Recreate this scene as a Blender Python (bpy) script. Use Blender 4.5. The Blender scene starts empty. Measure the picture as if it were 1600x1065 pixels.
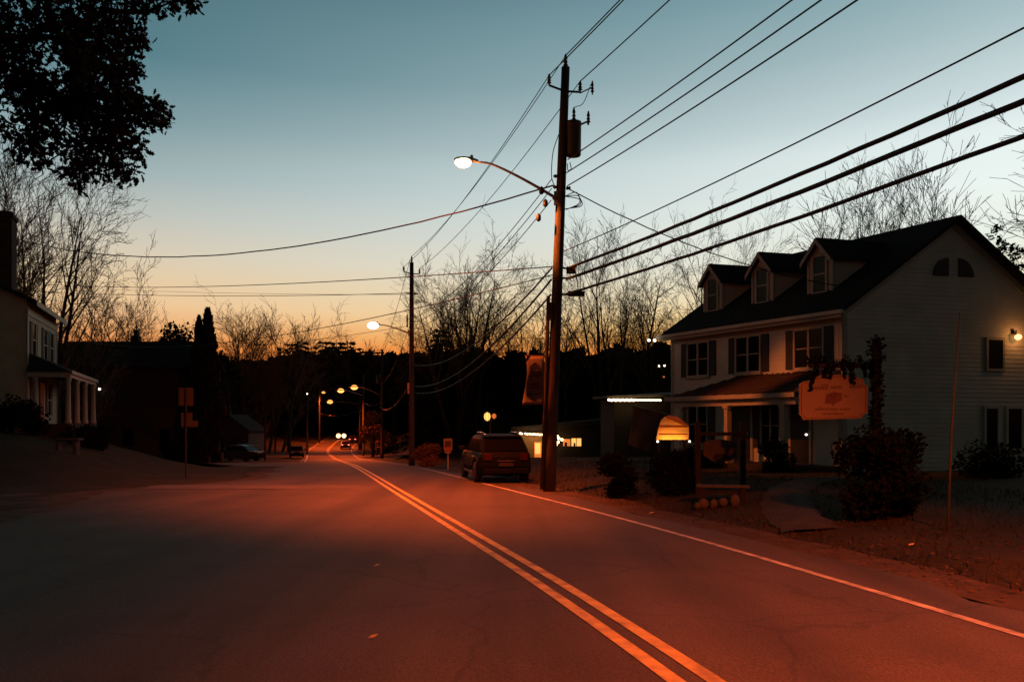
import bpy, math, random
from math import sin, cos, pi, radians, atan2, sqrt
from mathutils import Vector, Matrix

# ------------------------------------------------------------------ camera, sky, sun, exposure
S = bpy.context.scene
C = S.collection
EYE = 1.65
F = 28.0 / 36.0 * 1600.0          # focal length in photo pixels
cam_d = bpy.data.cameras.new("camera")
cam = bpy.data.objects.new("camera", cam_d)
C.objects.link(cam)
cam.location = (0, 0, EYE)
cam.rotation_euler = (radians(90), 0, 0)
cam_d.lens = 28
cam_d.sensor_width = 36
cam_d.shift_y = 0.08
cam_d.clip_start = 0.05
cam_d.clip_end = 5000
S.camera = cam
S.view_settings.view_transform = 'Standard'
S.view_settings.look = 'None'
S.view_settings.exposure = 0.0
S.view_settings.gamma = 1.0
S.cycles.use_denoising = True
S.cycles.use_adaptive_sampling = True
S.cycles.adaptive_threshold = 0.02
S.cycles.sample_clamp_indirect = 4.0
S.cycles.max_bounces = 6

SUN_AZ = radians(4.0)             # afterglow a little right of the view axis
SUN_EL = radians(1.0)

def build_world():
    w = bpy.data.worlds.new("World")
    S.world = w
    w.use_nodes = True
    nt = w.node_tree
    N, L = nt.nodes, nt.links
    N.clear()
    out = N.new('ShaderNodeOutputWorld')
    bg = N.new('ShaderNodeBackground')
    sky = N.new('ShaderNodeTexSky')
    sky.sky_type = 'NISHITA'
    sky.sun_disc = False
    sky.sun_elevation = SUN_EL
    sky.sun_rotation = SUN_AZ
    sky.air_density = 1.0
    sky.dust_density = 1.0
    sky.ozone_density = 2.0
    geo = N.new('ShaderNodeTexCoord')
    nrm = N.new('ShaderNodeVectorMath'); nrm.operation = 'NORMALIZE'
    L.new(geo.outputs['Generated'], nrm.inputs[0])
    sep = N.new('ShaderNodeSeparateXYZ')
    L.new(nrm.outputs[0], sep.inputs[0])
    # tone of the dusk sky by height above the horizon (sine of elevation)
    def ramp(stops):
        r = N.new('ShaderNodeValToRGB')
        els = r.color_ramp.elements
        while len(els) > 1:
            els.remove(els[-1])
        for i, (p, c) in enumerate(stops):
            e = els[0] if i == 0 else els.new(p)
            e.position = p
            e.color = (c[0], c[1], c[2], 1)
        L.new(sep.outputs['Z'], r.inputs['Fac'])
        return r
    def lin(r, g, b):
        f = lambda c: (c / 12.92) if c <= 0.04045 else ((c + 0.055) / 1.055) ** 2.4
        return (f(r / 255), f(g / 255), f(b / 255))
    toward = ramp([(0.0, lin(226, 92, 30)), (0.05, lin(242, 112, 28)), (0.085, lin(248, 142, 46)), (0.105, lin(251, 184, 88)), (0.125, lin(248, 216, 148)),
                   (0.145, lin(240, 228, 188)), (0.19, lin(234, 240, 226)), (0.25, lin(236, 246, 242)), (0.30, lin(230, 242, 240)),
                   (0.335, lin(206, 221, 223)), (0.394, lin(172, 195, 199)), (0.46, lin(134, 168, 176)), (0.52, lin(100, 134, 144)),
                   (0.64, lin(30, 40, 42)), (1.0, lin(14, 16, 15))])
    beside = ramp([(0.0, lin(206, 84, 34)), (0.06, lin(226, 112, 48)), (0.09, lin(235, 143, 76)), (0.105, lin(239, 170, 108)),
                   (0.135, lin(238, 199, 152)), (0.164, lin(228, 203, 166)), (0.192, lin(216, 204, 182)), (0.235, lin(190, 195, 188)),
                   (0.275, lin(162, 180, 181)), (0.328, lin(126, 155, 161)), (0.389, lin(88, 128, 138)), (0.446, lin(80, 118, 128)),
                   (0.52, lin(60, 90, 100)), (0.64, lin(20, 26, 27)), (1.0, lin(14, 16, 15))])
    behind = ramp([(0.0, lin(34, 42, 38)), (0.3, lin(36, 47, 45)), (1.0, lin(14, 16, 15))])
    # compass direction: the glow is strongest from ahead to the right, fading to the left
    azn = N.new('ShaderNodeMath'); azn.operation = 'ARCTAN2'
    L.new(sep.outputs['X'], azn.inputs[0]); L.new(sep.outputs['Y'], azn.inputs[1])
    m1 = N.new('ShaderNodeMapRange')
    m1.inputs['From Min'].default_value = radians(-25); m1.inputs['From Max'].default_value = radians(32)
    L.new(azn.outputs[0], m1.inputs['Value'])
    mix1 = N.new('ShaderNodeMix'); mix1.data_type = 'RGBA'
    L.new(m1.outputs['Result'], mix1.inputs['Factor'])
    L.new(beside.outputs['Color'], mix1.inputs['A']); L.new(toward.outputs['Color'], mix1.inputs['B'])
    hv = N.new('ShaderNodeMath'); hv.operation = 'ABSOLUTE'
    off = N.new('ShaderNodeMath'); off.operation = 'SUBTRACT'; off.inputs[1].default_value = SUN_AZ
    L.new(azn.outputs[0], off.inputs[0]); L.new(off.outputs[0], hv.inputs[0])
    m2 = N.new('ShaderNodeMapRange'); m2.interpolation_type = 'SMOOTHSTEP'
    m2.inputs['From Min'].default_value = radians(135); m2.inputs['From Max'].default_value = radians(45)
    L.new(hv.outputs[0], m2.inputs['Value'])
    mix2 = N.new('ShaderNodeMix'); mix2.data_type = 'RGBA'
    L.new(m2.outputs['Result'], mix2.inputs['Factor'])
    L.new(behind.outputs['Color'], mix2.inputs['A']); L.new(mix1.outputs['Result'], mix2.inputs['B'])
    add = N.new('ShaderNodeMix'); add.data_type = 'RGBA'; add.blend_type = 'ADD'
    add.inputs['Factor'].default_value = 0.001
    L.new(mix2.outputs['Result'], add.inputs['A']); L.new(sky.outputs['Color'], add.inputs['B'])
    L.new(add.outputs['Result'], bg.inputs['Color'])
    bg.inputs['Strength'].default_value = 1.0
    L.new(bg.outputs[0], out.inputs[0])
build_world()

sun_d = bpy.data.lights.new("sun", 'SUN')
sun_d.energy = 0.06
sun_d.angle = radians(10)
sun_d.color = (1.0, 0.55, 0.25)
sun = bpy.data.objects.new("sun", sun_d)
C.objects.link(sun)
sun.location = (20, 200, 60)
sd = Vector((-sin(SUN_AZ) * cos(SUN_EL), -cos(SUN_AZ) * cos(SUN_EL), -sin(SUN_EL)))
sun.rotation_euler = sd.to_track_quat('-Z', 'Y').to_euler()

SODIUM = (1.0, 0.110, 0.013)

# ------------------------------------------------------------------ helpers
def P3(x, y, d):
    """point seen at photo pixel (x, y) standing d metres down the view axis"""
    return Vector(((x - 800) / F * d, d, EYE + (660 - y) / F * d))
def PX(x, d):
    return (x - 800) / F * d
def ss(v, a, b):
    t = min(1.0, max(0.0, (v - a) / (b - a)))
    return t * t * (3 - 2 * t)
def interp(tab, v):
    if v <= tab[0][0]:
        a, b = tab[0], tab[1]
    elif v >= tab[-1][0]:
        a, b = tab[-2], tab[-1]
    else:
        for a, b in zip(tab, tab[1:]):
            if a[0] <= v <= b[0]:
                break
    return a[1] + (b[1] - a[1]) * (v - a[0]) / (b[0] - a[0])
class Smooth:
    def __init__(s, tab, y0, y1, win):
        s.y0 = y0
        raw = [interp(tab, y) for y in range(y0 - win, y1 + win + 1)]
        n = 2 * win + 1
        acc = sum(raw[:n]); s.a = [acc / n]
        for i in range(n, len(raw)):
            acc += raw[i] - raw[i - n]; s.a.append(acc / n)
    def __call__(s, y):
        t = min(max(y - s.y0, 0), len(s.a) - 1.001)
        i = int(t); f = t - i
        return s.a[i] * (1 - f) + s.a[i + 1] * f

def lin3(r, g, b):
    f = lambda c: (c / 12.92) if c <= 0.04045 else ((c + 0.055) / 1.055) ** 2.4
    return (f(r / 255), f(g / 255), f(b / 255))

MATS = {}
def mat(name, col, rough=0.8, metal=0.0, spec=0.3, var=0.25, scale=6.0, bump=0.0, bscale=30.0, col2=None,
        stretch=(1, 1, 1), bands=None, alpha=None, trans=0.0):
    if name in MATS:
        return MATS[name]
    m = bpy.data.materials.new(name)
    m.use_nodes = True
    nt = m.node_tree; N, L = nt.nodes, nt.links
    b = N['Principled BSDF']
    b.inputs['Roughness'].default_value = rough
    b.inputs['Metallic'].default_value = metal
    b.inputs['Specular IOR Level'].default_value = spec
    tc = N.new('ShaderNodeTexCoord')
    mp = N.new('ShaderNodeMapping'); mp.inputs['Scale'].default_value = stretch
    L.new(tc.outputs['Object'], mp.inputs['Vector'])
    nz = N.new('ShaderNodeTexNoise'); nz.inputs['Scale'].default_value = scale; nz.inputs['Detail'].default_value = 6
    L.new(mp.outputs[0], nz.inputs['Vector'])
    mr = N.new('ShaderNodeMapRange')
    mr.inputs['From Min'].default_value = 0.3; mr.inputs['From Max'].default_value = 0.7
    L.new(nz.outputs['Fac'], mr.inputs['Value'])
    mx = N.new('ShaderNodeMix'); mx.data_type = 'RGBA'
    c2 = col2 if col2 else tuple(c * (1 - var) for c in col)
    c1 = col if col2 else tuple(min(1, c * (1 + var * 0.6)) for c in col)
    mx.inputs['A'].default_value = (*c1, 1); mx.inputs['B'].default_value = (*c2, 1)
    L.new(mr.outputs['Result'], mx.inputs['Factor'])
    L.new(mx.outputs['Result'], b.inputs['Base Color'])
    if bump > 0 or bands:
        bp = N.new('ShaderNodeBump'); bp.inputs['Strength'].default_value = max(bump, 0.3 if bands else 0)
        bp.inputs['Distance'].default_value = 0.02
        if bands:
            wv = N.new('ShaderNodeTexWave'); wv.wave_type = 'BANDS'; wv.bands_direction = bands[0]; wv.wave_profile = 'SAW'
            wv.inputs['Scale'].default_value = bands[1]; wv.inputs['Distortion'].default_value = 0.15
            L.new(tc.outputs['Object'], wv.inputs['Vector'])
            L.new(wv.outputs['Fac'], bp.inputs['Height'])
        else:
            n2 = N.new('ShaderNodeTexNoise'); n2.inputs['Scale'].default_value = bscale; n2.inputs['Detail'].default_value = 5
            L.new(mp.outputs[0], n2.inputs['Vector'])
            L.new(n2.outputs['Fac'], bp.inputs['Height'])
        L.new(bp.outputs[0], b.inputs['Normal'])
    if trans:
        b.inputs['Transmission Weight'].default_value = trans
    MATS[name] = m
    return m
def emat(name, col, strength):
    if name in MATS:
        return MATS[name]
    m = bpy.data.materials.new(name)
    m.use_nodes = True
    b = m.node_tree.nodes['Principled BSDF']
    b.inputs['Base Color'].default_value = (*col, 1)
    b.inputs['Emission Color'].default_value = (*col, 1)
    b.inputs['Emission Strength'].default_value = strength
    m.cycles.emission_sampling = 'NONE' if strength < 3 else 'AUTO'
    MATS[name] = m
    return m

class MB:
    def __init__(s, xf=None):
        s.v = []; s.f = []; s.xf = xf
    def add(s, vs, fs):
        o = len(s.v)
        for p in vs:
            p = Vector(p)
            s.v.append(tuple(s.xf(p)) if s.xf else tuple(p))
        for f in fs:
            s.f.append([i + o for i in f])
        return s
    def box(s, x0, x1, y0, y1, z0, z1):
        return s.add([(x0, y0, z0), (x1, y0, z0), (x1, y1, z0), (x0, y1, z0), (x0, y0, z1), (x1, y0, z1), (x1, y1, z1), (x0, y1, z1)],
                     [(0, 3, 2, 1), (4, 5, 6, 7), (0, 1, 5, 4), (1, 2, 6, 5), (2, 3, 7, 6), (3, 0, 4, 7)])
    def bar(s, a, b, w, h):
        """square beam from a to b"""
        a, b = Vector(a), Vector(b); d = (b - a).normalized()
        up = Vector((0, 0, 1)) if abs(d.z) < 0.95 else Vector((0, 1, 0))
        x = d.cross(up).normalized(); y = x.cross(d)
        vs = [p + x * sx * w / 2 + y * sy * h / 2 for p in (a, b) for sx, sy in ((-1, -1), (1, -1), (1, 1), (-1, 1))]
        return s.add(vs, [(3, 2, 1, 0), (4, 5, 6, 7), (0, 1, 5, 4), (1, 2, 6, 5), (2, 3, 7, 6), (3, 0, 4, 7)])
    def prism(s, pts, vec):
        n = len(pts); vec = Vector(vec); pts = [Vector(p) for p in pts]
        return s.add(pts + [p + vec for p in pts],
                     [list(range(n))[::-1], list(range(n, 2 * n))] + [(i, (i + 1) % n, n + (i + 1) % n, n + i) for i in range(n)])
    def tube(s, pts, rad, n=8, caps=True):
        pts = [Vector(p) for p in pts]
        if not isinstance(rad, (list, tuple)):
            rad = [rad] * len(pts)
        vs = []; ref = None
        for i, p in enumerate(pts):
            d = (pts[min(i + 1, len(pts) - 1)] - pts[max(i - 1, 0)])
            d = d.normalized() if d.length > 1e-9 else Vector((0, 0, 1))
            if ref is None:
                ref = Vector((1, 0, 0)) if abs(d.x) < 0.9 else Vector((0, 1, 0))
            x = (ref - d * ref.dot(d))
            x = x.normalized() if x.length > 1e-6 else d.orthogonal().normalized()
            ref = x; y = d.cross(x)
            for k in range(n):
                a = 2 * pi * k / n
                vs.append(p + (x * cos(a) + y * sin(a)) * rad[i])
        fs = []
        for i in range(len(pts) - 1):
            for k in range(n):
                fs.append((i * n + k, i * n + (k + 1) % n, (i + 1) * n + (k + 1) % n, (i + 1) * n + k))
        if caps:
            fs.append(list(range(n))[::-1]); fs.append([(len(pts) - 1) * n + k for k in range(n)])
        return s.add(vs, fs)
    def lathe(s, prof, n=16, base=(0, 0, 0), axis='Z'):
        b = Vector(base); vs = []; fs = []
        for r, z in prof:
            for k in range(n):
                a = 2 * pi * k / n
                q = (r * cos(a), r * sin(a), z)
                if axis == 'X': q = (z, r * cos(a), r * sin(a))
                if axis == 'Y': q = (r * cos(a), z, r * sin(a))
                vs.append(b + Vector(q))
        for i in range(len(prof) - 1):
            for k in range(n):
                fs.append((i * n + k, i * n + (k + 1) % n, (i + 1) * n + (k + 1) % n, (i + 1) * n + k))
        fs.append(list(range(n))[::-1]); fs.append([(len(prof) - 1) * n + k for k in range(n)])
        return s.add(vs, fs)
    def ball(s, c, r, n=12, m=8, sq=(1, 1, 1)):
        prof = [(max(1e-4, r * sin(pi * i / m)), -r * cos(pi * i / m)) for i in range(m + 1)]
        b = Vector(c); o = MB(); o.lathe(prof, n)
        return s.add([b + Vector((p[0] * sq[0], p[1] * sq[1], p[2] * sq[2])) for p in o.v], o.f)
    def quad(s, a, b, c, d):
        return s.add([a, b, c, d], [(0, 1, 2, 3)])
    def build(s, name, m, parent=None, smooth=False, bevel=0.0, label=None):
        me = bpy.data.meshes.new(name)
        me.from_pydata(s.v, [], s.f)
        me.materials.append(m)
        if smooth:
            me.polygons.foreach_set('use_smooth', [True] * len(me.polygons))
        me.update()
        o = bpy.data.objects.new(name, me)
        C.objects.link(o)
        if parent is not None:
            o.parent = parent
        if bevel > 0:
            b = o.modifiers.new('bevel', 'BEVEL'); b.width = bevel; b.segments = 2; b.limit_method = 'ANGLE'; b.angle_limit = radians(40)
        if label:
            o['label'] = label
        return o
def thing(name, label, cat, loc=(0, 0, 0), rz=0.0, group=None):
    o = bpy.data.objects.new(name, None)
    C.objects.link(o)
    o.empty_display_size = 0.3
    o.location = loc; o.rotation_euler = (0, 0, rz)
    o['label'] = label; o['category'] = cat
    if group: o['group'] = group
    return o
def tag(o, label, cat, group=None, kind=None):
    if label: o['label'] = label
    if cat: o['category'] = cat
    if group: o['group'] = group
    if kind: o['kind'] = kind
    return o
def struct(mb, name, m, smooth=False):
    o = mb.build(name, m, None, smooth); o['kind'] = 'structure'
    return o
def dup(root, loc, rz=0.0, scale=1.0, label=None, cat=None, group=None, rx=0.0, ry=0.0):
    r = root.copy(); C.objects.link(r)
    r.location = loc; r.rotation_euler = (rx, ry, rz)
    r.scale = scale if isinstance(scale, (tuple, list)) else (scale,) * 3
    if label: r['label'] = label
    if cat: r['category'] = cat
    if group: r['group'] = group
    for ch in list(root.children):
        c = ch.copy(); C.objects.link(c); c.parent = r
        for g in list(ch.children):
            d = g.copy(); C.objects.link(d); d.parent = c
    return r
def lamp(kind, loc, energy, col, parent=None, target=None, size=0.1, cone=None, blend=0.5, name='lamp_light'):
    d = bpy.data.lights.new(name, kind); d.energy = energy; d.color = col
    if kind in ('POINT', 'SPOT'): d.shadow_soft_size = size
    if kind == 'SPOT':
        d.spot_size = radians(cone); d.spot_blend = blend
    o = bpy.data.objects.new(name, d); C.objects.link(o)
    o.location = loc
    if target is not None:
        o.rotation_euler = (Vector(target) - Vector(loc)).to_track_quat('-Z', 'Y').to_euler()
    if parent is not None:
        o.parent = parent
    return o

# ------------------------------------------------------------------ materials
def asphalt(name, c1, c2):
    m = mat(name, c1, rough=0.8, spec=0.25, scale=0.5, col2=c2)
    nt = m.node_tree; N, L = nt.nodes, nt.links
    b = N['Principled BSDF']
    src = b.inputs['Base Color'].links[0].from_socket
    tc = [n for n in N if n.type == 'TEX_COORD'][0]
    # stone grain
    g = N.new('ShaderNodeTexNoise'); g.inputs['Scale'].default_value = 55; g.inputs['Detail'].default_value = 3
    L.new(tc.outputs['Object'], g.inputs['Vector'])
    gr = N.new('ShaderNodeMapRange'); gr.inputs['From Min'].default_value = .3; gr.inputs['From Max'].default_value = .7
    gr.inputs['To Min'].default_value = .55; gr.inputs['To Max'].default_value = 1.35
    L.new(g.outputs['Fac'], gr.inputs['Value'])
    # wandering cracks
    wn = N.new('ShaderNodeTexNoise'); wn.inputs['Scale'].default_value = 1.3; wn.inputs['Detail'].default_value = 4
    L.new(tc.outputs['Object'], wn.inputs['Vector'])
    ad = N.new('ShaderNodeMix'); ad.data_type = 'VECTOR'; ad.inputs['Factor'].default_value = .35
    L.new(tc.outputs['Object'], ad.inputs['A']); L.new(wn.outputs['Color'], ad.inputs['B'])
    vo = N.new('ShaderNodeTexVoronoi'); vo.feature = 'DISTANCE_TO_EDGE'; vo.inputs['Scale'].default_value = .55
    L.new(ad.outputs['Result'], vo.inputs['Vector'])
    cr = N.new('ShaderNodeMapRange'); cr.inputs['From Min'].default_value = .0; cr.inputs['From Max'].default_value = .012
    cr.inputs['To Min'].default_value = .72; cr.inputs['To Max'].default_value = 1.0
    L.new(vo.outputs['Distance'], cr.inputs['Value'])
    # long streaks worn by tyres
    mp = N.new('ShaderNodeMapping'); mp.inputs['Rotation'].default_value = (0, 0, radians(-11)); mp.inputs['Scale'].default_value = (1.1, .035, 1)
    L.new(tc.outputs['Object'], mp.inputs['Vector'])
    st = N.new('ShaderNodeTexNoise'); st.inputs['Scale'].default_value = 1.0; st.inputs['Detail'].default_value = 5
    L.new(mp.outputs[0], st.inputs['Vector'])
    sr = N.new('ShaderNodeMapRange'); sr.inputs['From Min'].default_value = .3; sr.inputs['From Max'].default_value = .7
    sr.inputs['To Min'].default_value = .68; sr.inputs['To Max'].default_value = 1.25
    L.new(st.outputs['Fac'], sr.inputs['Value'])
    m1 = N.new('ShaderNodeMath'); m1.operation = 'MULTIPLY'; L.new(gr.outputs[0], m1.inputs[0]); L.new(cr.outputs[0], m1.inputs[1])
    m2 = N.new('ShaderNodeMath'); m2.operation = 'MULTIPLY'; L.new(m1.outputs[0], m2.inputs[0]); L.new(sr.outputs[0], m2.inputs[1])
    vm = N.new('ShaderNodeVectorMath'); vm.operation = 'SCALE'
    L.new(src, vm.inputs[0]); L.new(m2.outputs[0], vm.inputs['Scale'])
    L.new(vm.outputs[0], b.inputs['Base Color'])
    bp = N.new('ShaderNodeBump'); bp.inputs['Strength'].default_value = .5; bp.inputs['Distance'].default_value = .012
    L.new(g.outputs['Fac'], bp.inputs['Height']); L.new(bp.outputs[0], b.inputs['Normal'])
    return m
M_asphalt = asphalt('asphalt', (0.076, 0.061, 0.048), (0.055, 0.044, 0.034))
M_asphalt2 = asphalt('old_asphalt', (0.078, 0.061, 0.045), (0.048, 0.037, 0.027))
M_patch = mat('patched_asphalt', (0.095, 0.078, 0.062), rough=0.8, spec=0.3, var=0.35, scale=1.2, bump=0.2, bscale=60)
M_tar = mat('tar', (0.018, 0.017, 0.016), rough=0.5, spec=0.4)
M_yellow = mat('yellow_paint', (0.60, 0.46, 0.08), rough=0.65, spec=0.3, scale=5, col2=(0.22, 0.165, 0.05))
M_white = mat('white_line_paint', (0.62, 0.58, 0.52), rough=0.6, spec=0.4, scale=5, col2=(0.20, 0.18, 0.155))
M_ground = mat('winter_grass', (0.040, 0.034, 0.020), rough=1, spec=0.1, scale=0.7, col2=(0.022, 0.022, 0.013), bump=0.6, bscale=14)
M_gravel = mat('gravel', (0.085, 0.07, 0.055), rough=1, spec=0.1, scale=2.0, col2=(0.045, 0.035, 0.026), bump=0.6, bscale=35)
M_path = mat('concrete', (0.042, 0.038, 0.033), rough=0.9, spec=0.2, var=0.3, scale=2, bump=0.1)
M_leaflit = mat('dead_leaves', (0.11, 0.06, 0.03), rough=0.9, spec=0.1, scale=4, col2=(0.05, 0.03, 0.018))
M_paleleaf = mat('pale_leaf', (0.55, 0.42, 0.25), rough=0.8, spec=0.2)
M_bark = mat('bark', (0.050, 0.040, 0.032), rough=0.95, spec=0.1, var=0.4, scale=5, bump=0.5, bscale=14)
M_twig = mat('twigs', (0.14, 0.08, 0.05), rough=0.95, spec=0.1, var=0.3)
M_needle = mat('needles', (0.016, 0.020, 0.014), rough=0.9, spec=0.1, var=0.5, scale=1.5)
M_oak = mat('oak_leaf', (0.026, 0.019, 0.014), rough=0.9, spec=0.08, scale=1.5, col2=(0.013, 0.010, 0.008))
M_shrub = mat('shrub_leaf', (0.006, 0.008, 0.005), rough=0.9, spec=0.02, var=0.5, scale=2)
M_wood = mat('woodland', (0.030, 0.026, 0.020), rough=1, spec=0.0, var=0.5, scale=0.3)
M_redleaf = mat('autumn_leaf', (0.16, 0.07, 0.03), rough=0.9, spec=0.1, var=0.4)
M_pole = mat('creosote_pole', (0.050, 0.041, 0.034), rough=0.9, spec=0.15, var=0.35, scale=4, stretch=(6, 6, 0.6), bump=0.5, bscale=12)
M_steel = mat('galvanised', (0.30, 0.29, 0.27), rough=0.55, metal=0.5, var=0.2)
M_iron = mat('dark_iron', (0.035, 0.033, 0.030), rough=0.6, metal=0.3, var=0.2)
M_trafo = mat('transformer_grey', (0.030, 0.036, 0.033), rough=0.55, var=0.2)
M_porc = mat('porcelain', (0.06, 0.045, 0.04), rough=0.3, spec=0.5, var=0.1)
M_cable = mat('cable_black', (0.016, 0.015, 0.014), rough=0.6, spec=0.3, var=0.1)
M_siding = mat('white_siding', (0.47, 0.46, 0.40), rough=0.75, spec=0.25, var=0.16, scale=1.2)
M_siding2 = mat('old_cream_siding', (0.40, 0.33, 0.24), rough=0.8, spec=0.2, var=0.15, scale=1.5, bump=0.5, bands=('Z', 2.0))
M_trim = mat('white_trim', (0.30, 0.27, 0.225), rough=0.6, spec=0.3, var=0.1)
M_shingle = mat('dark_shingle', (0.022, 0.022, 0.022), rough=0.95, spec=0.1, var=0.4, scale=7, bump=0.5, bscale=20)
M_metalroof = mat('brown_metal_roof', (0.075, 0.045, 0.035), rough=0.6, spec=0.3, var=0.15)
M_shutter = mat('dark_shutter', (0.025, 0.024, 0.022), rough=0.7, var=0.2)
M_glass = mat('dark_glass', (0.003, 0.003, 0.0035), rough=0.12, spec=0.10, var=0.1)
M_door = mat('dark_door', (0.018, 0.016, 0.016), rough=0.5, var=0.2)
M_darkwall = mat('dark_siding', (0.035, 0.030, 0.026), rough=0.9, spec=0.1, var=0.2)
M_shopwall = mat('warm_shop_wall', (0.30, 0.20, 0.10), rough=0.9, spec=0.1, var=0.2)
M_brick = mat('chimney_brick', (0.05, 0.035, 0.03), rough=0.95, spec=0.1, var=0.4, scale=8, bump=0.4)
M_signwood = mat('sign_boards', (0.62, 0.40, 0.20), rough=0.7, spec=0.2, var=0.35, scale=3, stretch=(0.6, 1, 7), bump=0.2)
M_signpink = mat('painted_sign', (0.19, 0.165, 0.14), rough=0.7, spec=0.2, var=0.10, scale=3)
M_signdark = mat('sign_lettering', (0.06, 0.045, 0.045), rough=0.8)
M_postwood = mat('sign_post_wood', (0.014, 0.012, 0.010), rough=0.9, var=0.3, bump=0.3)
M_banner = mat('banner_cloth', (0.11, 0.10, 0.085), rough=0.9, spec=0.1, var=0.15, scale=2)
M_bannerink = mat('banner_ink', (0.030, 0.027, 0.024), rough=0.9, spec=0.1)
M_flag = mat('faded_flag', (0.14, 0.10, 0.075), rough=0.95, spec=0.05, var=0.2, scale=2)
M_signback = mat('sign_back', (0.075, 0.06, 0.045), rough=0.6, metal=0.2, var=0.15)
M_plate = mat('sign_plate', (0.18, 0.15, 0.13), rough=0.6, var=0.12)
M_plateink = mat('sign_plate_ink', (0.05, 0.02, 0.018), rough=0.7)
M_plate2 = mat('sign_plate_red', (0.28, 0.06, 0.045), rough=0.7)
M_whitepost = mat('white_post', (0.05, 0.05, 0.045), rough=0.7, var=0.15)
M_stone = mat('pale_stone', (0.055, 0.052, 0.045), rough=0.9, var=0.25, scale=5)
M_stone2 = mat('weathered_stone', (0.06, 0.057, 0.05), rough=0.9, var=0.3, scale=4)
M_car = mat('dark_car_paint', (0.0045, 0.005, 0.0055), rough=0.5, spec=0.03, var=0.05)
M_car2 = mat('red_car_paint', (0.10, 0.012, 0.010), rough=0.3, spec=0.5, var=0.05)
M_car3 = mat('grey_car_paint', (0.022, 0.024, 0.024), rough=0.3, spec=0.3, var=0.05)
M_trimblack = mat('black_plastic', (0.004, 0.004, 0.004), rough=0.7, spec=0.05)
M_tyre = mat('tyre', (0.012, 0.012, 0.012), rough=0.9)
M_rim = mat('alloy_rim', (0.20, 0.19, 0.18), rough=0.35, metal=0.8)
M_chrome = mat('chrome', (0.45, 0.45, 0.45), rough=0.25, metal=1.0, var=0.05)
M_tailglass = mat('unlit_tail_lamp', (0.03, 0.006, 0.005), rough=0.3, spec=0.15)
M_licence = mat('licence_plate', (0.02, 0.018, 0.016), rough=0.5, var=0.1)
M_bin = mat('bin_plastic', (0.014, 0.015, 0.014), rough=0.6)
E_sodium = emat('sodium_lamp', (1.0, 0.74, 0.42), 3.6)
E_sodfar = emat('far_sodium_lamp', (1.0, 0.34, 0.07), 3.2)
M_halodish = mat('halo_dish_enamel', (.5, .42, .35), rough=.5, var=.1)
E_led = emat('white_led_lamp', (0.82, 0.92, 1.0), 1.6)
E_head = emat('headlight_on', (1.0, 0.62, 0.26), 3.6)
E_tail = emat('tail_light_on', (1.0, 0.16, 0.07), 5)
E_warm = emat('warm_bulb', (1.0, 0.62, 0.28), 9)
E_win = emat('lit_window', (1.0, 0.46, 0.12), 1.3)
E_winlow = emat('dim_lit_window', (1.0, 0.30, 0.06), 0.55)
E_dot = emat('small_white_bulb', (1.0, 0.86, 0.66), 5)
E_globe = emat('yellow_globe', (1.0, 0.52, 0.12), 1.6)
E_porch = emat('porch_bulb', (1.0, 0.50, 0.16), 3.5)

# ------------------------------------------------------------------ lie of the land
ZR = Smooth([(-80, 0.8), (0, 0), (32, -.55), (48, -.95), (95, -2.6), (130, -3.25), (155, -3.0), (190, -1.3), (230, .3),
             (280, 3), (400, 9), (900, 20)], -90, 900, 5)
def depth_of(y):
    lo, hi = 3.0, 188.0
    for _ in range(50):
        m = (lo + hi) / 2
        if 660 + F * (EYE - ZR(m)) / m > y: lo = m
        else: hi = m
    return lo
def track(px):
    t = sorted((depth_of(y), PX(x, depth_of(y))) for x, y in px)
    return t
t_c = track([(1100, 1065), (1010, 1000), (930, 952), (815, 883), (700, 814), (640, 778), (597, 752), (547, 724), (521, 714),
             (512, 706.5), (513, 700), (522, 692), (531, 686), (537, 681)])
t_r = track([(1600, 990), (1300, 900), (1000, 815), (800, 765), (735, 749), (650, 728), (600, 721), (562, 716), (551, 708),
             (549, 702), (552, 697), (560, 688), (572, 678)])
XC = Smooth(t_c + [(232, -46.5), (300, -52), (420, -40), (900, 60)], -90, 900, 4)
XRr = Smooth(t_r + [(232, -43), (300, -48.4), (420, -36.4), (900, 64)], -90, 900, 4)
def XR(y):
    return max(XRr(y), XC(y) + 2.6) if y > 4 else XC(y) + 3.4
def XL(y):
    return XC(y) - 3.3
RT = Smooth([(-80, .9), (0, .08), (40, 0.0), (50, -.9), (60, -1.4), (90, -2.3), (130, -3), (155, -2.9), (190, -1.2), (230, .4), (280, 3.1),
             (400, 9), (900, 20)], -90, 900, 3)
def T(x, y):
    z = ZR(y)
    o = x - XR(y) - 1.0
    if o > 0:
        z += (RT(y) - z) * ss(o, 0.3, 4.5)
        z += 5.0 * ss(y, 62, 88) * ss(o, 5, 13) * (1 - 0.6 * ss(y, 130, 190))
    ol = XL(y) - x
    if ol > 0:
        z += 2.0 * ss(ol, 5, 15) * ss(y, 23, 35) * (1 - ss(y, 47, 52))
        z += 1.6 * ss(ol, 6, 18) * ss(y, 63, 72)
        z += 6.0 * ss(y, 150, 250) * ss(ol, 10, 50)
    z += 10 * ss(y, 220, 420)
    return z
def APRON(y):
    """how far the paving on the left runs beyond the left edge line"""
    a = 5.2 + 0.25 * sin(y * 0.9) - 3.9 * ss(y, 24, 31)
    return a + 30 * ss(y, 47, 52) * (1 - ss(y, 60, 64))

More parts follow.
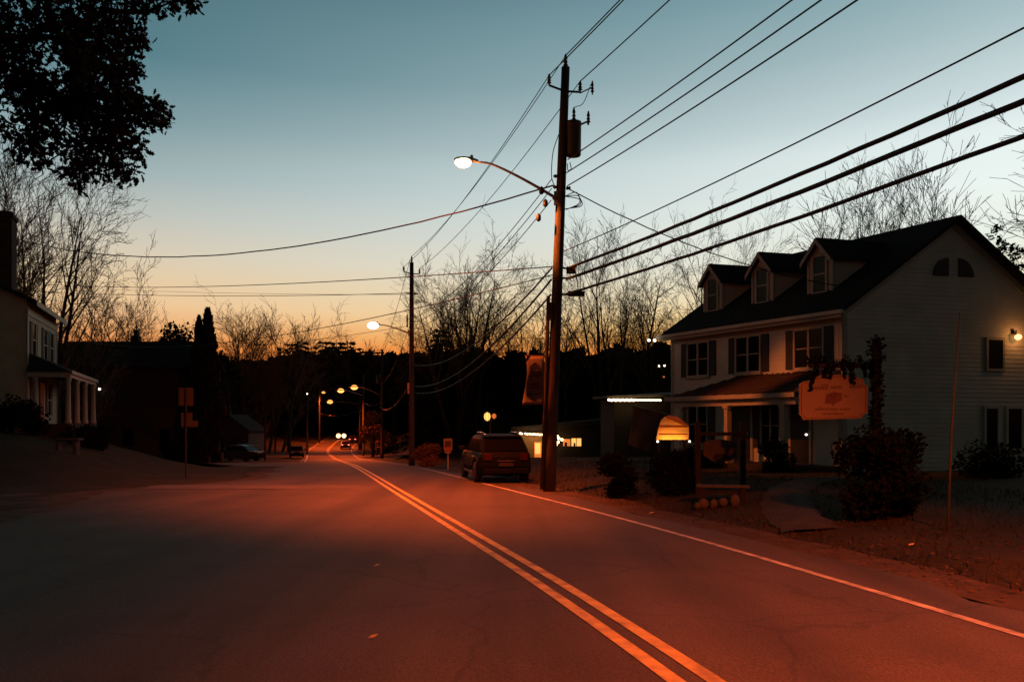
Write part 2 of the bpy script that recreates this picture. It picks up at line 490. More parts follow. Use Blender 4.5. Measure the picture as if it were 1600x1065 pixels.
def build_ground():
    xs = []
    x = -420.0
    while x < 420:
        xs.append(x)
        a = abs(x + 8)
        x += 0.6 if a < 16 else (1.2 if a < 32 else (3 if a < 70 else 12))
    ys = []
    y = -60.0
    while y < 700:
        ys.append(y)
        y += (1.2 if -5 < y < 70 else (3 if y < 200 else 12)) if y > -12 else 6
    mb = MB(); nx = len(xs)
    vs = []
    for y in ys:
        xr, xl, ap = XR(y), XL(y), APRON(y)
        for x in xs:
            z = T(x, y)
            if xl - ap - 0.9 < x < xr + 1.9: z -= 0.10
            elif y < 90: z += 0.02 * sin(x * 2.3 + y * 1.1) + 0.02 * sin(x * 0.9 - y * 1.7)
            vs.append((x, y, z))
    fs = [(j * nx + i, j * nx + i + 1, (j + 1) * nx + i + 1, (j + 1) * nx + i) for j in range(len(ys) - 1) for i in range(nx - 1)]
    mb.add(vs, fs)
    struct(mb, 'ground', M_ground, True)
build_ground()

def strip(name, m, left, right, y0, y1, lift, cols=1, step=None):
    mb = MB(); vs = []; ys = []
    y = y0
    while y <= y1 + 1e-6:
        ys.append(y)
        y += step if step else (1.0 if y < 70 else 2.0)
    for y in ys:
        a, b = left(y), right(y)
        for i in range(cols + 1):
            x = a + (b - a) * i / cols
            vs.append((x, y, T(x, y) + lift))
    n = cols + 1
    mb.add(vs, [(j * n + i, j * n + i + 1, (j + 1) * n + i + 1, (j + 1) * n + i) for j in range(len(ys) - 1) for i in range(cols)])
    return struct(mb, name, m, True)
rj = random.Random(3)
edge_noise = [rj.uniform(-.18, .18) for _ in range(1200)]
def en(y, k=0):
    t = (y + 100) * 1.7 + k * 211
    i = int(t) % 1190; f = t - int(t)
    return edge_noise[i] * (1 - f) + edge_noise[i + 1] * f
strip('road', M_asphalt, lambda y: XL(y) - 0.5, lambda y: XR(y) + 0.75 + en(y), -45, 320, 0.0, 10)
strip('road_shoulder', M_gravel, lambda y: XR(y) + 0.70, lambda y: XR(y) + 1.75 + 1.6 * en(y, 2), -45, 210, -0.006, 3)
strip('left_pavement', M_asphalt2, lambda y: XL(y) - APRON(y) + en(y, 1) * 2, lambda y: XL(y) - 0.45, -45, 66, -0.006, 24)
strip('left_verge', M_gravel, lambda y: XL(y) - APRON(y) - 0.8 - 2.2 * ss(y, 8, 14) * (1 - ss(y, 22, 27)), lambda y: XL(y) - APRON(y) + .5, -45, 46, -0.012, 5)
strip('pavement_patch', M_patch, lambda y: XL(y) - 4.6 + en(y * 3, 3) * 3, lambda y: XC(y) - 1.0 + en(y * 3, 4) * 2, 25.2, 27.4, 0.005, 12, 0.4)
def ribbon(name, m, off, w, y0, y1, lift, src=XC, step=0.5):
    def l(y): return src(y) + off - w / 2
    def r(y): return src(y) + off + w / 2
    return strip(name, m, l, r, y0, y1, lift, 1, step)
ribbon('yellow_line', M_yellow, -0.135, 0.13, -40, 200, 0.006)
ribbon('yellow_line', M_yellow, 0.135, 0.13, -40, 200, 0.006)
ribbon('edge_line', M_white, -0.05, 0.11, -40, 215, 0.006, XR)
ribbon('edge_line', M_white, 0.0, 0.11, 66, 200, 0.006, XL)
# path to the house
pm = MB()
pp = [(5.0, 12.4), (5.9, 12.9), (6.3, 16.6), (8.9, 18.6), (10.6, 24.6), (9.4, 25.0), (7.9, 19.6), (5.2, 17.6)]
def path_strip():
    a = []; b = []
    for i in range(3, 25):
        t = i / 24
        cx = 5.0 + .4 * t + 4.1 * t * t; cy = 11.9 + 13.0 * t - 1.2 * t * t
        dx, dy = .4 + 8.2 * t, 13.0 - 2.4 * t; l_ = sqrt(dx * dx + dy * dy)
        a.append((cx - dy / l_ * .5, cy + dx / l_ * .5)); b.append((cx + dy / l_ * .5, cy - dx / l_ * .5))
    vs = []; n = 5
    for (ax, ay), (bx, by) in zip(a, b):
        for i in range(n + 1):
            x = ax + (bx - ax) * i / n; y = ay + (by - ay) * i / n
            vs.append((x + .05 * sin(y * 5 + i) * (i in (0, n)), y, T(x, y) + (0.015 if i in (0, n) else .05)))
    pm.add(vs, [(j * (n + 1) + i, j * (n + 1) + i + 1, (j + 1) * (n + 1) + i + 1, (j + 1) * (n + 1) + i) for j in range(len(a) - 1) for i in range(n)])
    struct(pm, 'path', M_path, True)
path_strip()

# ------------------------------------------------------------------ utility poles, lamps and cables
def up_pole(loc, height, lean, label, dist_detail=True, r0=0.19, r1=0.125, group='utility poles along the road'):
    t = thing('utility_pole', label, 'utility pole', loc, 0, group)
    L = Vector(lean)
    n = 10
    pts = [L * (i / n) + Vector((0, 0, -0.5 + (height + 0.5) * i / n)) for i in range(n + 1)]
    MB().tube(pts, [r0 + (r1 - r0) * i / n for i in range(n + 1)], 14).build('shaft', M_pole, t, True)
    return t
def at_h(lean, height, h):
    return Vector(lean) * ((h + 0.5) / (height + 0.5)) + Vector((0, 0, h))
def insulator(t, p, h=0.28, r=0.06, ax='Z', name='insulator'):
    mb = MB()
    prof = [(r * .35, 0), (r * .35, h * .15), (r, h * .2), (r * .5, h * .35), (r * .9, h * .42), (r * .45, h * .58), (r * .8, h * .66), (r * .5, h * .85), (r * .3, h)]
    mb.lathe(prof, 10, p, ax)
    return mb.build(name, M_porc, t, True)

def street_lamp(t, a, b, on=E_sodium, energy=0, col=SODIUM, aim=None, cone=150, blend=0.7, size=0.12, rise=0.25, lensr=0.16):
    """bracket arm from a on the shaft to b, with a cobra head and its drop lens; a, b local to t"""
    a, b = Vector(a), Vector(b)
    d = (b - a); h = Vector((d.x, d.y, 0)); hl = h.length; h.normalize()
    pts = []
    for i in range(17):
        s = i / 16
        pts.append(a + h * hl * s + Vector((0, 0, d.z * (1 - max(0.0, 1 - s / .86) ** 1.22))))
    arm = MB().tube(pts, [0.048 - 0.018 * i / 16 for i in range(17)], 10).build('lamp_arm', M_steel, t, True)
    MB().box(-.07, .07, -.07, .07, -.2, .2).build('arm_bracket', M_steel, t).location = a
    side = h.cross(Vector((0, 0, 1)))
    hd = MB()
    secs = [(-.05, .05, .05), (.06, .10, .075), (.22, .17, .10), (.42, .19, .09), (.58, .15, .06), (.66, .06, .02)]
    vs = []; k = 10
    for s, w, th in secs:
        for i in range(k):
            an = 2 * pi * i / k
            vs.append(b + h * s + side * w * cos(an) + Vector((0, 0, th * (sin(an) if sin(an) > 0 else .45 * sin(an)) + .02)))
    fs = [(i * k + j, i * k + (j + 1) % k, (i + 1) * k + (j + 1) % k, (i + 1) * k + j) for i in range(len(secs) - 1) for j in range(k)]
    fs += [list(range(k))[::-1], [(len(secs) - 1) * k + j for j in range(k)]]
    hd.add(vs, fs)
    MB.build(hd, 'lamp_head', M_steel, arm, True)
    MB().lathe([(.035, .08), (.045, .12), (.045, .17), (.02, .19)], 10, b + h * .14).build('photocell', M_steel, arm, True)
    lc = b + h * .40 + Vector((0, 0, -.05))
    lens = MB().ball(lc, lensr, 14, 8, (1.25, 1.05, .8)).build('lamp_lens', on, arm, True)
    lens.visible_shadow = True
    if on is E_sodfar:  # added dish, lit by the lens, standing in for an orange halo
        MB().lathe([(.10, .24), (.16, .22), (lensr * 2.0, .06), (lensr * 2.05, .02), (lensr * 1.9, .05), (.12, .19), (.08, .21)], 18, lc + Vector((0, 0, -.02))).build('halo_dish', M_halodish, arm, True)
    if energy:
        lp = lc + Vector((0, 0, -lensr - .03))
        tg = lp + Vector((0, 0, -5))
        lo = lamp('SPOT', lp, energy, col, t, tg, size, cone, blend)
        if aim is not None:
            rdir, tilt, fwd, stretch, glow = aim
            lo.rotation_euler = (radians(tilt), radians(-fwd), radians(rdir))
            lo.scale = (stretch, 1, 1)
            lamp('POINT', lp, glow, (1.0, .20, .035), t, None, size)
    return arm

POLE_H = 12.5
P1 = Vector((1.13, 24.2, -0.06)); LEAN1 = (0.5, 0, 0)
P0 = Vector((10.9, -2.0, 0.1)); LEAN0 = (0.1, 0, 0)
P2 = Vector((-6.3, 50.0, -0.78)); LEAN2 = (0.0, 0, 0)
P3_ = Vector((-15.0, 92.0, T(-15.0, 92.0))); P4 = Vector((-20.9, 112.0, T(-20.9, 112))); P5 = Vector((-28.6, 150, T(-28.6, 150)))
along = (P1 - P2).normalized()
cross = Vector((along.y, -along.x, 0)).normalized()      # towards the houses... sign fixed below
if cross.x < 0: cross = -cross
road_side = -cross

def dress_pole(t, lean, H, detail=True):
    q = lambda h: at_h(lean, H, h)
    # two short wing arms with post insulators and the top pin
    for s in (-1, 1):
        a = q(H - .72); b = a + cross * s * 0.50 + Vector((0, 0, .12 if s < 0 else .03))
        MB().tube([a, b], .035, 8).build('crossarm', M_iron, t, True)
        insulator(t, b, .34, .075)
    insulator(t, q(H - .02), .42, .085)
    return q
# pole one: lamp, transformer, telecom hardware
pole_a = up_pole(P1, POLE_H, LEAN1, 'tall leaning wooden pole with grey transformer and lit street lamp, beside the dark SUV')
q1 = dress_pole(pole_a, LEAN1, POLE_H)
tc_ = q1(10.35) + cross * .33 + Vector((0, -0.05, 0))
tr = MB().lathe([(.02, -.52), (.22, -.52), (.235, -.48), (.245, .42), (.26, .44), (.25, .50), (.10, .56), (.02, .57)], 18, tc_).build('transformer', M_trafo, pole_a, True)
insulator(tr, tc_ + Vector((.02, 0, .5)), .45, .07, 'Z', 'bushing')
MB().tube([tc_ + Vector((.2, 0, .42)), tc_ + Vector((.42, 0, .52)), tc_ + Vector((.44, 0, .45))], .03, 8).build('arrester_arm', M_iron, tr, True)
insulator(tr, tc_ + Vector((.46, 0, .42)), .42, .07, 'Z', 'arrester')
class Jumpers:
    def tube(s, pts, r, n):
        ps = [Vector(p) for p in pts]; fine = []
        for i in range(len(ps) - 1):
            p0, p1, p2, p3 = ps[max(i - 1, 0)], ps[i], ps[i + 1], ps[min(i + 2, len(ps) - 1)]
            for k in range(6):
                t = k / 6
                fine.append(.5 * ((2 * p1) + (p2 - p0) * t + (2 * p0 - 5 * p1 + 4 * p2 - p3) * t * t + (3 * p1 - p0 - 3 * p2 + p3) * t ** 3))
        fine.append(ps[-1])
        MB().tube(fine, r, n).build('jumper_wire', M_cable, pole_a, True)
wire_j = Jumpers()
wire_j.tube([q1(POLE_H - .6) + cross * .85 + Vector((0, 0, .2)), q1(11.5) + cross * .62, q1(11.35) + cross * .38, tc_ + Vector((.02, 0, .95))], .012, 5)
wire_j.tube([q1(10.45) - cross * .14, q1(9.9) - cross * .30, q1(9.2) - cross * .32, q1(8.9) - cross * .22], .014, 5)
wire_j.tube([q1(9.65) + cross * .25, q1(9.45) + cross * .3, q1(9.4) + cross * .2, q1(9.6) + cross * .18], .014, 5)
for k in range(3):
    wire_j.tube([q1(8.6) + cross * .14, q1(8.75 - .1 * k) + cross * (.5 + .06 * k), q1(8.45 - .05 * k) + cross * (.62 + .03 * k), q1(8.25) + cross * .3, q1(8.2) + cross * .12], .015, 5)
MB().tube([q1(POLE_H - .72) + cross * .5, q1(POLE_H - .5) + cross * .88], .02, 6).build('cutout_arm', M_iron, pole_a, True)
insulator(pole_a, q1(POLE_H - .72) + cross * .9, .42, .06, 'Z', 'fuse_cutout')
for k, hh in enumerate((9.18, 8.85, 8.5)):
    MB().lathe([(.03, 0), (.065, .03), (.04, .07), (.065, .11), (.04, .14)], 10, q1(hh) - cross * .24, 'X').build('spool_insulator', M_porc, pole_a, True)
    MB().bar(q1(hh) - cross * .12, q1(hh) - cross * .26, .03, .05).build('spool_bracket', M_iron, pole_a)
for k, (hh, dd) in enumerate(((8.72, .62), (8.35, .48), (7.9, .68))):
    MB().lathe([(.03, -.12), (.075, -.08), (.075, .06), (.02, .12)], 8, q1(hh) - cross * dd).build('connector', M_cable, pole_a, True)
MB().lathe([(.03, 0), (.06, .03), (.04, .07), (.06, .11), (.04, .14)], 10, q1(8.85) + cross * .16, 'X').build('spool_insulator', M_porc, pole_a, True)
for hh, ln in ((6.42, .5), (6.12, .28), (5.62, .6)):
    MB().tube([q1(hh) + cross * .12, q1(hh) + cross * .4], .03, 8).build('cable_clamp', M_iron, pole_a)
MB().box(-.14, .14, -.09, .09, -.1, .1).build('terminal_box', M_cable, pole_a, bevel=.02).location = q1(6.35) + cross * .42 + Vector((0, -.1, 0))
MB().box(-.26, .26, -.07, .07, -.08, .08).build('splice_case', M_cable, pole_a, bevel=.03).location = q1(5.66) + cross * .62
# riser pipe on the road side
rp = [q1(5.55) - cross * .27, q1(4.0) - cross * .25, q1(2.0) - cross * .24, q1(-.3) - cross * .25]
riser = MB().tube(rp, .055, 10).build('riser_pipe', M_pole, pole_a, True)
MB().box(-.09, .09, -.08, .08, -.25, .25).build('riser_box', M_iron, riser).location = q1(5.1) - cross * .22 + Vector((0, -.03, 0))
LAMP1_END = Vector((-1.05, 23.45, 9.33)) - P1
street_lamp(pole_a, q1(8.52) - cross * .14, LAMP1_END, E_sodium, 17000, SODIUM, (103, 10, 22, 3.6, 200), 96, 1.0, .14, lensr=.20)

# light the lamp spills back on its own shaft
lamp('SPOT', LAMP1_END + Vector((.15, .05, -.3)), 5200, (1.0, .19, .03), pole_a, q1(7.35), .12, 36, .7)

# pole behind the camera: carries the near ends of the cables and its own lamp
pole_b = up_pole(P0, POLE_H, LEAN0, 'wooden utility pole with street lamp beside the near end of the road')
q0 = dress_pole(pole_b, LEAN0, POLE_H)
street_lamp(pole_b, q0(8.5) - cross * .14, Vector((7.6, -2.8, 9.3)) - P0, E_sodium, 33000, SODIUM, (96, 10, 0, 5.0, 40), 84, 1.0, .14, lensr=.2)

# pole two: white lamp
pole_c = up_pole(P2, POLE_H, LEAN2, 'straight wooden pole with bluish white lamp on a long arm, behind the small road sign')
q2 = dress_pole(pole_c, LEAN2, POLE_H)
MB().bar(q2(10.55) - cross * .35, q2(10.55) + cross * .4, .08, .08).build('crossarm', M_pole, pole_c)
MB().lathe([(.03, 0), (.06, .1), (.04, .3), (.06, .5), (.04, .8)], 8, q2(8.4) - cross * .28).build('spool_rack', M_porc, pole_c, True)
MB().box(-.06, .06, -.05, .05, -.35, .35).build('meter_box', M_steel, pole_c).location = q2(4.6) - cross * .2
street_lamp(pole_c, q2(8.05) - cross * .14, Vector((-8.25, 49.6, 7.75)) - P2, E_led, 50, (.75, .85, 1.0), None, 150, .8, .15, lensr=.30)
# pole three, four, five, far along the road
pole_d = up_pole(P3_, 12.6, (0, 0, 0), 'dim pole with a long crossarm and orange lamp beyond the pole with the white lamp', r0=.2)
q3 = lambda h: at_h((0, 0, 0), 12.6, h)
MB().bar(q3(12.2) + Vector((.25, 0, 0)), q3(12.2) + Vector((-3.6, 0, 0)), .14, .16).build('crossarm', M_pole, pole_d)
for x in (-.9, -2.2, -3.4):
    insulator(pole_d, q3(12.28) + Vector((x, 0, 0)), .4, .1)
MB().lathe([(.02, -.5), (.25, -.5), (.26, .45), (.1, .52)], 12, q3(9.2) + Vector((-.45, 0, 0))).build('transformer', M_trafo, pole_d, True)
street_lamp(pole_d, q3(7.2), Vector((PX(559, 91), 91, 5.75)) - P3_, E_sodfar, 16000, SODIUM, (104, 8, -22, 3.6, 120), 100, 1.0, .2, lensr=.33)
pole_e = up_pole(P4, 11.5, (0, 0, 0), 'dim far pole with orange lamp over the dip in the road')
street_lamp(pole_e, at_h((0, 0, 0), 11.5, 8.4), Vector((PX(536, 109), 109, 6.1)) - P4, E_sodfar, 16000, SODIUM, None, 160, .8, .2, lensr=.37)
pole_f = up_pole(P5, 11.0, (0, 0, 0), 'farthest roadside pole whose orange lamp hangs lowest in the photo')
street_lamp(pole_f, at_h((0, 0, 0), 11, 8.3), Vector((PX(519, 149), 149, 5.65)) - P5, E_sodfar, 16000, SODIUM, None, 160, .8, .2, lensr=.44)
P6 = Vector((PX(499, 165), 165, T(PX(499, 165), 165)))
pole_g = up_pole(P6, 11.0, (0, 0, 0), 'far pole with orange lamp on the left side of the road')
street_lamp(pole_g, at_h((0, 0, 0), 11, 9.6), Vector((PX(504, 164), 164, 8.0)) - P6, E_sodfar, 16000, SODIUM, None, 160, .8, .2, lensr=.30)
P7 = Vector((PX(480, 120), 120, T(PX(480, 120), 120)))
pole_h = up_pole(P7, 9.0, (0, 0, 0), 'thin dark pole with a small white light left of the road lamps')
MB().ball((0, 0, 9.1), .11, 8, 6).build('lamp_globe', E_dot, pole_h)
P8 = Vector((PX(414, 75), 75, T(PX(414, 75), 75)))
up_pole(P8, 4.2, (0, 0, 0), 'short dark post at the far corner of the side street', r0=.09, r1=.08)

def cable(a, b, sag, r, label, n=24, name='cable', group='overhead cables', wob=0.0):
    a, b = Vector(a), Vector(b)
    pts = []; rr = random.Random(len(label))
    for i in range(n + 1):
        s = i / n
        p = a.lerp(b, s); p.z -= sag * 4 * s * (1 - s)
        if wob and 0 < i < n: p.z += rr.uniform(-wob, wob)
        pts.append(p - a)
    o = MB().tube(pts, r, 6).build(name, M_cable, None, True)
    o.location = a
    tag(o, label, 'cable', group)
    return o
def W(P, q, h, off=0.0, dz=0.0):
    return P + q(h) + cross * off + Vector((0, 0, dz))
# power lines on top
cable(W(P1, q1, POLE_H + .38), W(P0, q0, POLE_H + .38), .25, .017, 'topmost power wire running from the leaning pole to the upper edge')
cable(W(P1, q1, POLE_H - .72, -.5, .42), W(P0, q0, POLE_H - .72, -.5, .42), .25, .017, 'power wire from the left wing insulator of the leaning pole to the upper edge')
cable(W(P1, q1, POLE_H - .72, .5, .36), W(P0, q0, POLE_H - .72, .5, .36), .25, .017, 'power wire from the right wing insulator of the leaning pole to the upper edge')
cable(W(P1, q1, POLE_H + .38), W(P2, q2, POLE_H + .38), .55, .014, 'topmost power wire sagging from the leaning pole to the white lamp pole')
cable(W(P1, q1, POLE_H - .72, -.5, .42), W(P2, q2, POLE_H - .72, -.5, .42), .55, .014, 'power wire between the left wing insulators of the two nearest poles')
cable(W(P1, q1, POLE_H - .72, .5, .36), W(P2, q2, POLE_H - .72, .5, .36), .55, .014, 'power wire between the right wing insulators of the two nearest poles')
# secondaries under the transformer
for h, off, lab in ((9.72, .18, 'upper'), (9.32, .16, 'middle'), (8.92, .2, 'lower')):
    cable(W(P1, q1, h, off), W(P0, q0, h + .1, off), .35, .017, lab + ' of three thin wires rising right from below the transformer')
for h, off, h2, lab in ((9.1, -.3, 8.9, 'upper'), (8.8, -.3, 8.6, 'middle'), (8.45, -.3, 8.2, 'lower')):
    cable(W(P1, q1, h, off), W(P2, q2, h2, -.25), .8, .014, lab + ' of three thin wires sloping left below the lamp arm')
# telecom bundles
for h, r, lab in ((6.42, .040, 'uppermost'), (6.1, .044, 'middle'), (5.64, .036, 'lowest')):
    a = W(P1, q1, h, .30)
    cable(a, W(P0, q0, h + .05, .2), .30, r, lab + ' of three thick black cables crossing above the white house', 40, 'thick_cable', 'thick telephone cables', .008)
for h, h2, r, lab in ((6.40, 6.30, .030, 'uppermost'), (6.05, 4.95, .034, 'middle'), (5.6, 4.55, .030, 'lowest')):
    cable(W(P1, q1, h, -.2), W(P2, q2, h2 - .2, .12), 1.0, r, lab + ' of three thick sagging cables between the two nearest poles', 32, 'thick_cable', 'thick telephone cables', .006)
cable(W(P1, q1, 6.9, .1), W(P0, q0, 7.2, .1), .35, .014, 'single thin wire just above the thick black cables')
# service drops
HOUSE_A = Vector((10.9, 26.3, 0.02))
cable(W(P1, q1, 8.85, .2), P3(1350, 452, 27.5), .5, .018, 'twisted service cable dropping right from the leaning pole to the white house', 20, 'service_cable', None, .01)
cable(W(P1, q1, 8.9, -.25), P3(22, 372, 44.5), 1.55, .024, 'long sagging service cable crossing the road to the left house chimney', 40, 'service_cable', None, .01)
cable(W(P1, q1, 6.45, -.15), P3(-60, 428, 75), .9, .018, 'thin upper cable running left across the sky from the leaning pole', 30)
cable(W(P2, q2, 10.55, -.3), P3(-60, 446, 80), .5, .022, 'dark lower cable running left across the sky from the white lamp pole', 30)
cable(W(P2, q2, 10.5, .3), P3(-60, 437, 82), .4, .012, 'faint cable close above the dark lower cable at left', 30)
cable(W(P1, q1, 6.2, -.15), P3(120, 530, 70), 1.3, .016, 'thin cable slanting left down to the long dark building roof', 30)
cable(W(P2, q2, 8.5, -.28), P3(150, 536, 69), .8, .014, 'faint low cable from the white lamp pole to the long dark building', 30)
cable(W(P2, q2, 8.4, .1), W(P1, q1, 7.1, .0) + Vector((6, 12, -1.2)), .5, .014, 'faint service wire running right behind the bare trees', 20)
# beyond pole two
for h, h3, lab in ((POLE_H + .2, 12.4, 'top'), (8.6, 8.6, 'second'), (4.9, 6.0, 'third')):
    cable(P2 + q2(h) - cross * .1, P3_ + q3(h3) + Vector((-.3, 0, 0)), .9, .016, lab + ' wire from the white lamp pole to the long crossarm pole')
cable(P3_ + q3(6.6), P4 + Vector((0, 0, 7.5)), .5, .03, 'lit cable from the long crossarm pole towards the dip', group='overhead cables')
cable(P4 + Vector((0, 0, 7.2)), P5 + Vector((0, 0, 7.4)), .7, .03, 'lit cable over the dip towards the farthest lamp')
cable(P4 + Vector((0, 0, 6.4)), P6 + Vector((0, 0, 6.2)), .7, .03, 'lit cable crossing over the road in the dip')

# ------------------------------------------------------------------ banner on the leaning pole
bt = thing('hanging_banner', 'faded cloth banner hanging from the leaning pole beside the dark SUV', 'banner', P3(851, 556, 23.9))
bn = MB(); nu, nv = 6, 14; vs = []
BW, BH = .56, 1.43
def bpos(u, v):
    # u 0..1 from the pole outwards (left), v 0..1 downwards
    x = -BW * u - .12 * (max(0, v - .72) ** 1.3) * u * 2.2 + .05 * sin(v * 5) * u
    y = -.05 * sin(u * 4 + v * 3) - .06 * sin(v * 6)
    return Vector((x - .02, y, -BH * v - .04 * u * v))
for j in range(nv + 1):
    for i in range(nu + 1):
        vs.append(bpos(i / nu, j / nv))
fs = [(j * (nu + 1) + i, j * (nu + 1) + i + 1, (j + 1) * (nu + 1) + i + 1, (j + 1) * (nu + 1) + i) for j in range(nv) for i in range(nu)]
bn.add(vs, fs)
bo = bn.build('banner_cloth', M_banner, bt, True)
so = bo.modifiers.new('thick', 'SOLIDIFY'); so.thickness = .006
def bink(u0, u1, v0, v1):
    m = MB(); n = 5; vs = []
    for j in range(2):
        for i in range(n + 1):
            vs.append(bpos(u0 + (u1 - u0) * i / n, v0 + (v1 - v0) * j) + Vector((0, -.012, 0)))
    m.add(vs, [(i, i + 1, n + 2 + i, n + 1 + i) for i in range(n)])
    return m
ink = MB()
ink.add([bpos(u, v) + Vector((0, -.012, 0)) for u, v in ((.2, .24), (.45, .13), (.55, .13), (.85, .22), (.82, .26), (.2, .27))], [(0, 1, 2, 3, 4, 5)])
rb = random.Random(5)
for (v0, v1, u0, u1) in ((.31, .36, .2, .78), (.38, .42, .12, .86), (.55, .59, .25, .7), (.63, .66, .2, .75), (.76, .80, .2, .45), (.76, .80, .55, .8), (.895, .905, .05, .95)):
    u = u0
    while u < u1:
        w = rb.uniform(.05, .10)
        m = bink(u, min(u1, u + w), v0 + rb.uniform(0, .006), v1 - rb.uniform(0, .008)); ink.add(m.v, m.f)
        u += w + (.02 if v1 - v0 > .02 else 0)
ink.build('banner_print', M_bannerink, bo)
MB().tube([(.10, 0, .02), (-BW - .05, 0, .03)], .015, 8).build('banner_arm', M_iron, bt)

# ------------------------------------------------------------------ the white house on the right
HA = Vector((10.9, 26.3, 0.0)); HB = Vector((6.75, 33.6, 0.0))
UV = (HB - HA); HLEN = UV.length; UV.normalize()
VV = Vector((cos(radians(15)), sin(radians(15)), 0))
house = thing('house', 'white clapboard house with three dormers and a shuttered front, behind the roadside signs', 'house', HA)
hx = lambda p: UV * p.x + VV * p.y + Vector((0, 0, p.z))
def HM(): return MB(hx)
EAVE = 5.45; HD = 8.9; RIDGE = EAVE + 3.15; BASE = 0.02
# walls: front, gables, back as one mesh
w = HM()
w.add([(0, 0, -.4), (0, HD, -.4), (0, HD, EAVE), (0, HD / 2, RIDGE), (0, 0, EAVE)], [(0, 1, 2, 3, 4)])
w.add([(HLEN, 0, -.4), (HLEN, HD, -.4), (HLEN, HD, EAVE), (HLEN, HD / 2, RIDGE), (HLEN, 0, EAVE)], [(4, 3, 2, 1, 0)])
w.add([(0, 0, -.4), (HLEN, 0, -.4), (HLEN, 0, EAVE), (0, 0, EAVE)], [(0, 1, 2, 3)][::-1])
w.add([(0, HD, -.4), (HLEN, HD, -.4), (HLEN, HD, EAVE), (0, HD, EAVE)], [(3, 2, 1, 0)])
for k in range(58):
    z0 = -.3 + k * .15; z1 = z0 + .15
    e0, e1 = max(0, (z0 - EAVE) / ((RIDGE - EAVE) / (HD / 2))), max(0, (z1 - EAVE) / ((RIDGE - EAVE) / (HD / 2)))
    if e1 < HD / 2:
        w.add([(-.014, e0, z0), (-.014, HD - e0, z0), (-.001, HD - e1, z1), (-.001, e1, z1), (-.001, e0, z0), (-.001, HD - e0, z0)], [(3, 2, 1, 0), (0, 1, 5, 4)])
    if z1 < EAVE - .4:
        w.add([(0, -.014, z0), (HLEN, -.014, z0), (HLEN, -.001, z1), (0, -.001, z1), (0, -.001, z0), (HLEN, -.001, z0)], [(0, 1, 2, 3), (4, 5, 1, 0)])
w.build('wall', M_siding, house)
# roof: two slabs with overhang
ov = .30; th = .16
sl = (RIDGE - EAVE) / (HD / 2)
rf = HM()
for s in (0, 1):
    e0 = -ov if s == 0 else HD + ov
    ez = EAVE - ov * sl
    a = [(-ov, e0, ez), (HLEN + ov, e0, ez), (HLEN + ov, HD / 2, RIDGE), (-ov, HD / 2, RIDGE)]
    b = [(x, y, z + th) for x, y, z in a]
    rf.add(a + b, [(0, 1, 2, 3), (7, 6, 5, 4), (0, 4, 5, 1), (0, 3, 7, 4), (1, 5, 6, 2), (2, 6, 7, 3)])
roof = rf.build('roof', M_shingle, house)
# trim: eave fascia, rake boards, corner boards
tm = HM()
tm.box(-ov + .01, HLEN + ov - .01, -ov - .05, -ov - .002, EAVE - ov * sl - .14, EAVE - ov * sl + .10)
tm.box(-.02, HLEN + .02, -.055, -.004, EAVE - .46, EAVE - .10)
for u0 in (-.03, HLEN - .13):
    tm.box(u0, u0 + .16, -.03, -.002, -.3, EAVE - .47)
tm.box(-.034, -.004, .01, .17, -.3, EAVE - .1)
for s in (0, 1):
    e0 = 0 if s == 0 else HD
    a = [(-.05, e0, EAVE - .30), (-.05, HD / 2, RIDGE - .26), (-.05, HD / 2, RIDGE - .02), (-.05, e0, EAVE - .02)]
    tm.prism(a, (.045, 0, 0))
tm.build('trim_boards', M_trim, house, label=None)
MB(hx).box(-.42, HLEN + .42, -ov - .16, -ov - .055, EAVE - ov * sl - .02, EAVE - ov * sl + .10).build('gutter', M_siding, house)
def front_window(uc, zc, w_, h_, mull=1, shutters=True, name='window'):
    g = HM().box(uc - w_ / 2, uc + w_ / 2, -.03, -.004, zc - h_ / 2, zc + h_ / 2).build(name, M_glass, house)
    fr = HM(); f = .07
    fr.box(uc - w_ / 2 - f, uc - w_ / 2, -.07, -.005, zc - h_ / 2 - f, zc + h_ / 2 + f)
    fr.box(uc + w_ / 2, uc + w_ / 2 + f, -.07, -.005, zc - h_ / 2 - f, zc + h_ / 2 + f)
    fr.box(uc - w_ / 2, uc + w_ / 2, -.07, -.005, zc + h_ / 2, zc + h_ / 2 + f)
    fr.box(uc - w_ / 2, uc + w_ / 2, -.07, -.005, zc - h_ / 2 - f, zc - h_ / 2)
    if mull:
        fr.box(uc - .04, uc + .04, -.066, -.031, zc - h_ / 2, zc + h_ / 2)
    for s in (-1, 1):
        c = uc + s * w_ / 4 if mull else uc
        fr.box(c - w_ / 4 + .05, c + w_ / 4 - .05, -.05, -.031, zc - .02, zc + .02)
        if not mull: break
    fr.build('frame', M_trim, g)
    HM().box(uc - w_ / 2 - .12, uc + w_ / 2 + .12, -.12, -.005, zc - h_ / 2 - .14, zc - h_ / 2 - f - .002).build('sill', M_trim, g)
    if shutters:
        for s in (-1, 1):
            c = uc + s * (w_ / 2 + f + .19)
            sm = HM().box(c - .16, c + .16, -.05, -.005, zc - h_ / 2 - .05, zc + h_ / 2 + .05)
            for k in range(9):
                z = zc - h_ / 2 + .06 + k * (h_ - .06) / 9
                sm.box(c - .12, c + .12, -.062, -.051, z, z + .06)
            sm.build('shutter', M_shutter, g)
    return g
BAYS = (1.16, 3.94, 6.63)
for u in BAYS:
    front_window(u + .15, 4.22, 1.15, 1.28)
front_window(6.80, 1.60, 1.05, 1.5); front_window(3.0, 1.55, .80, 1.5)
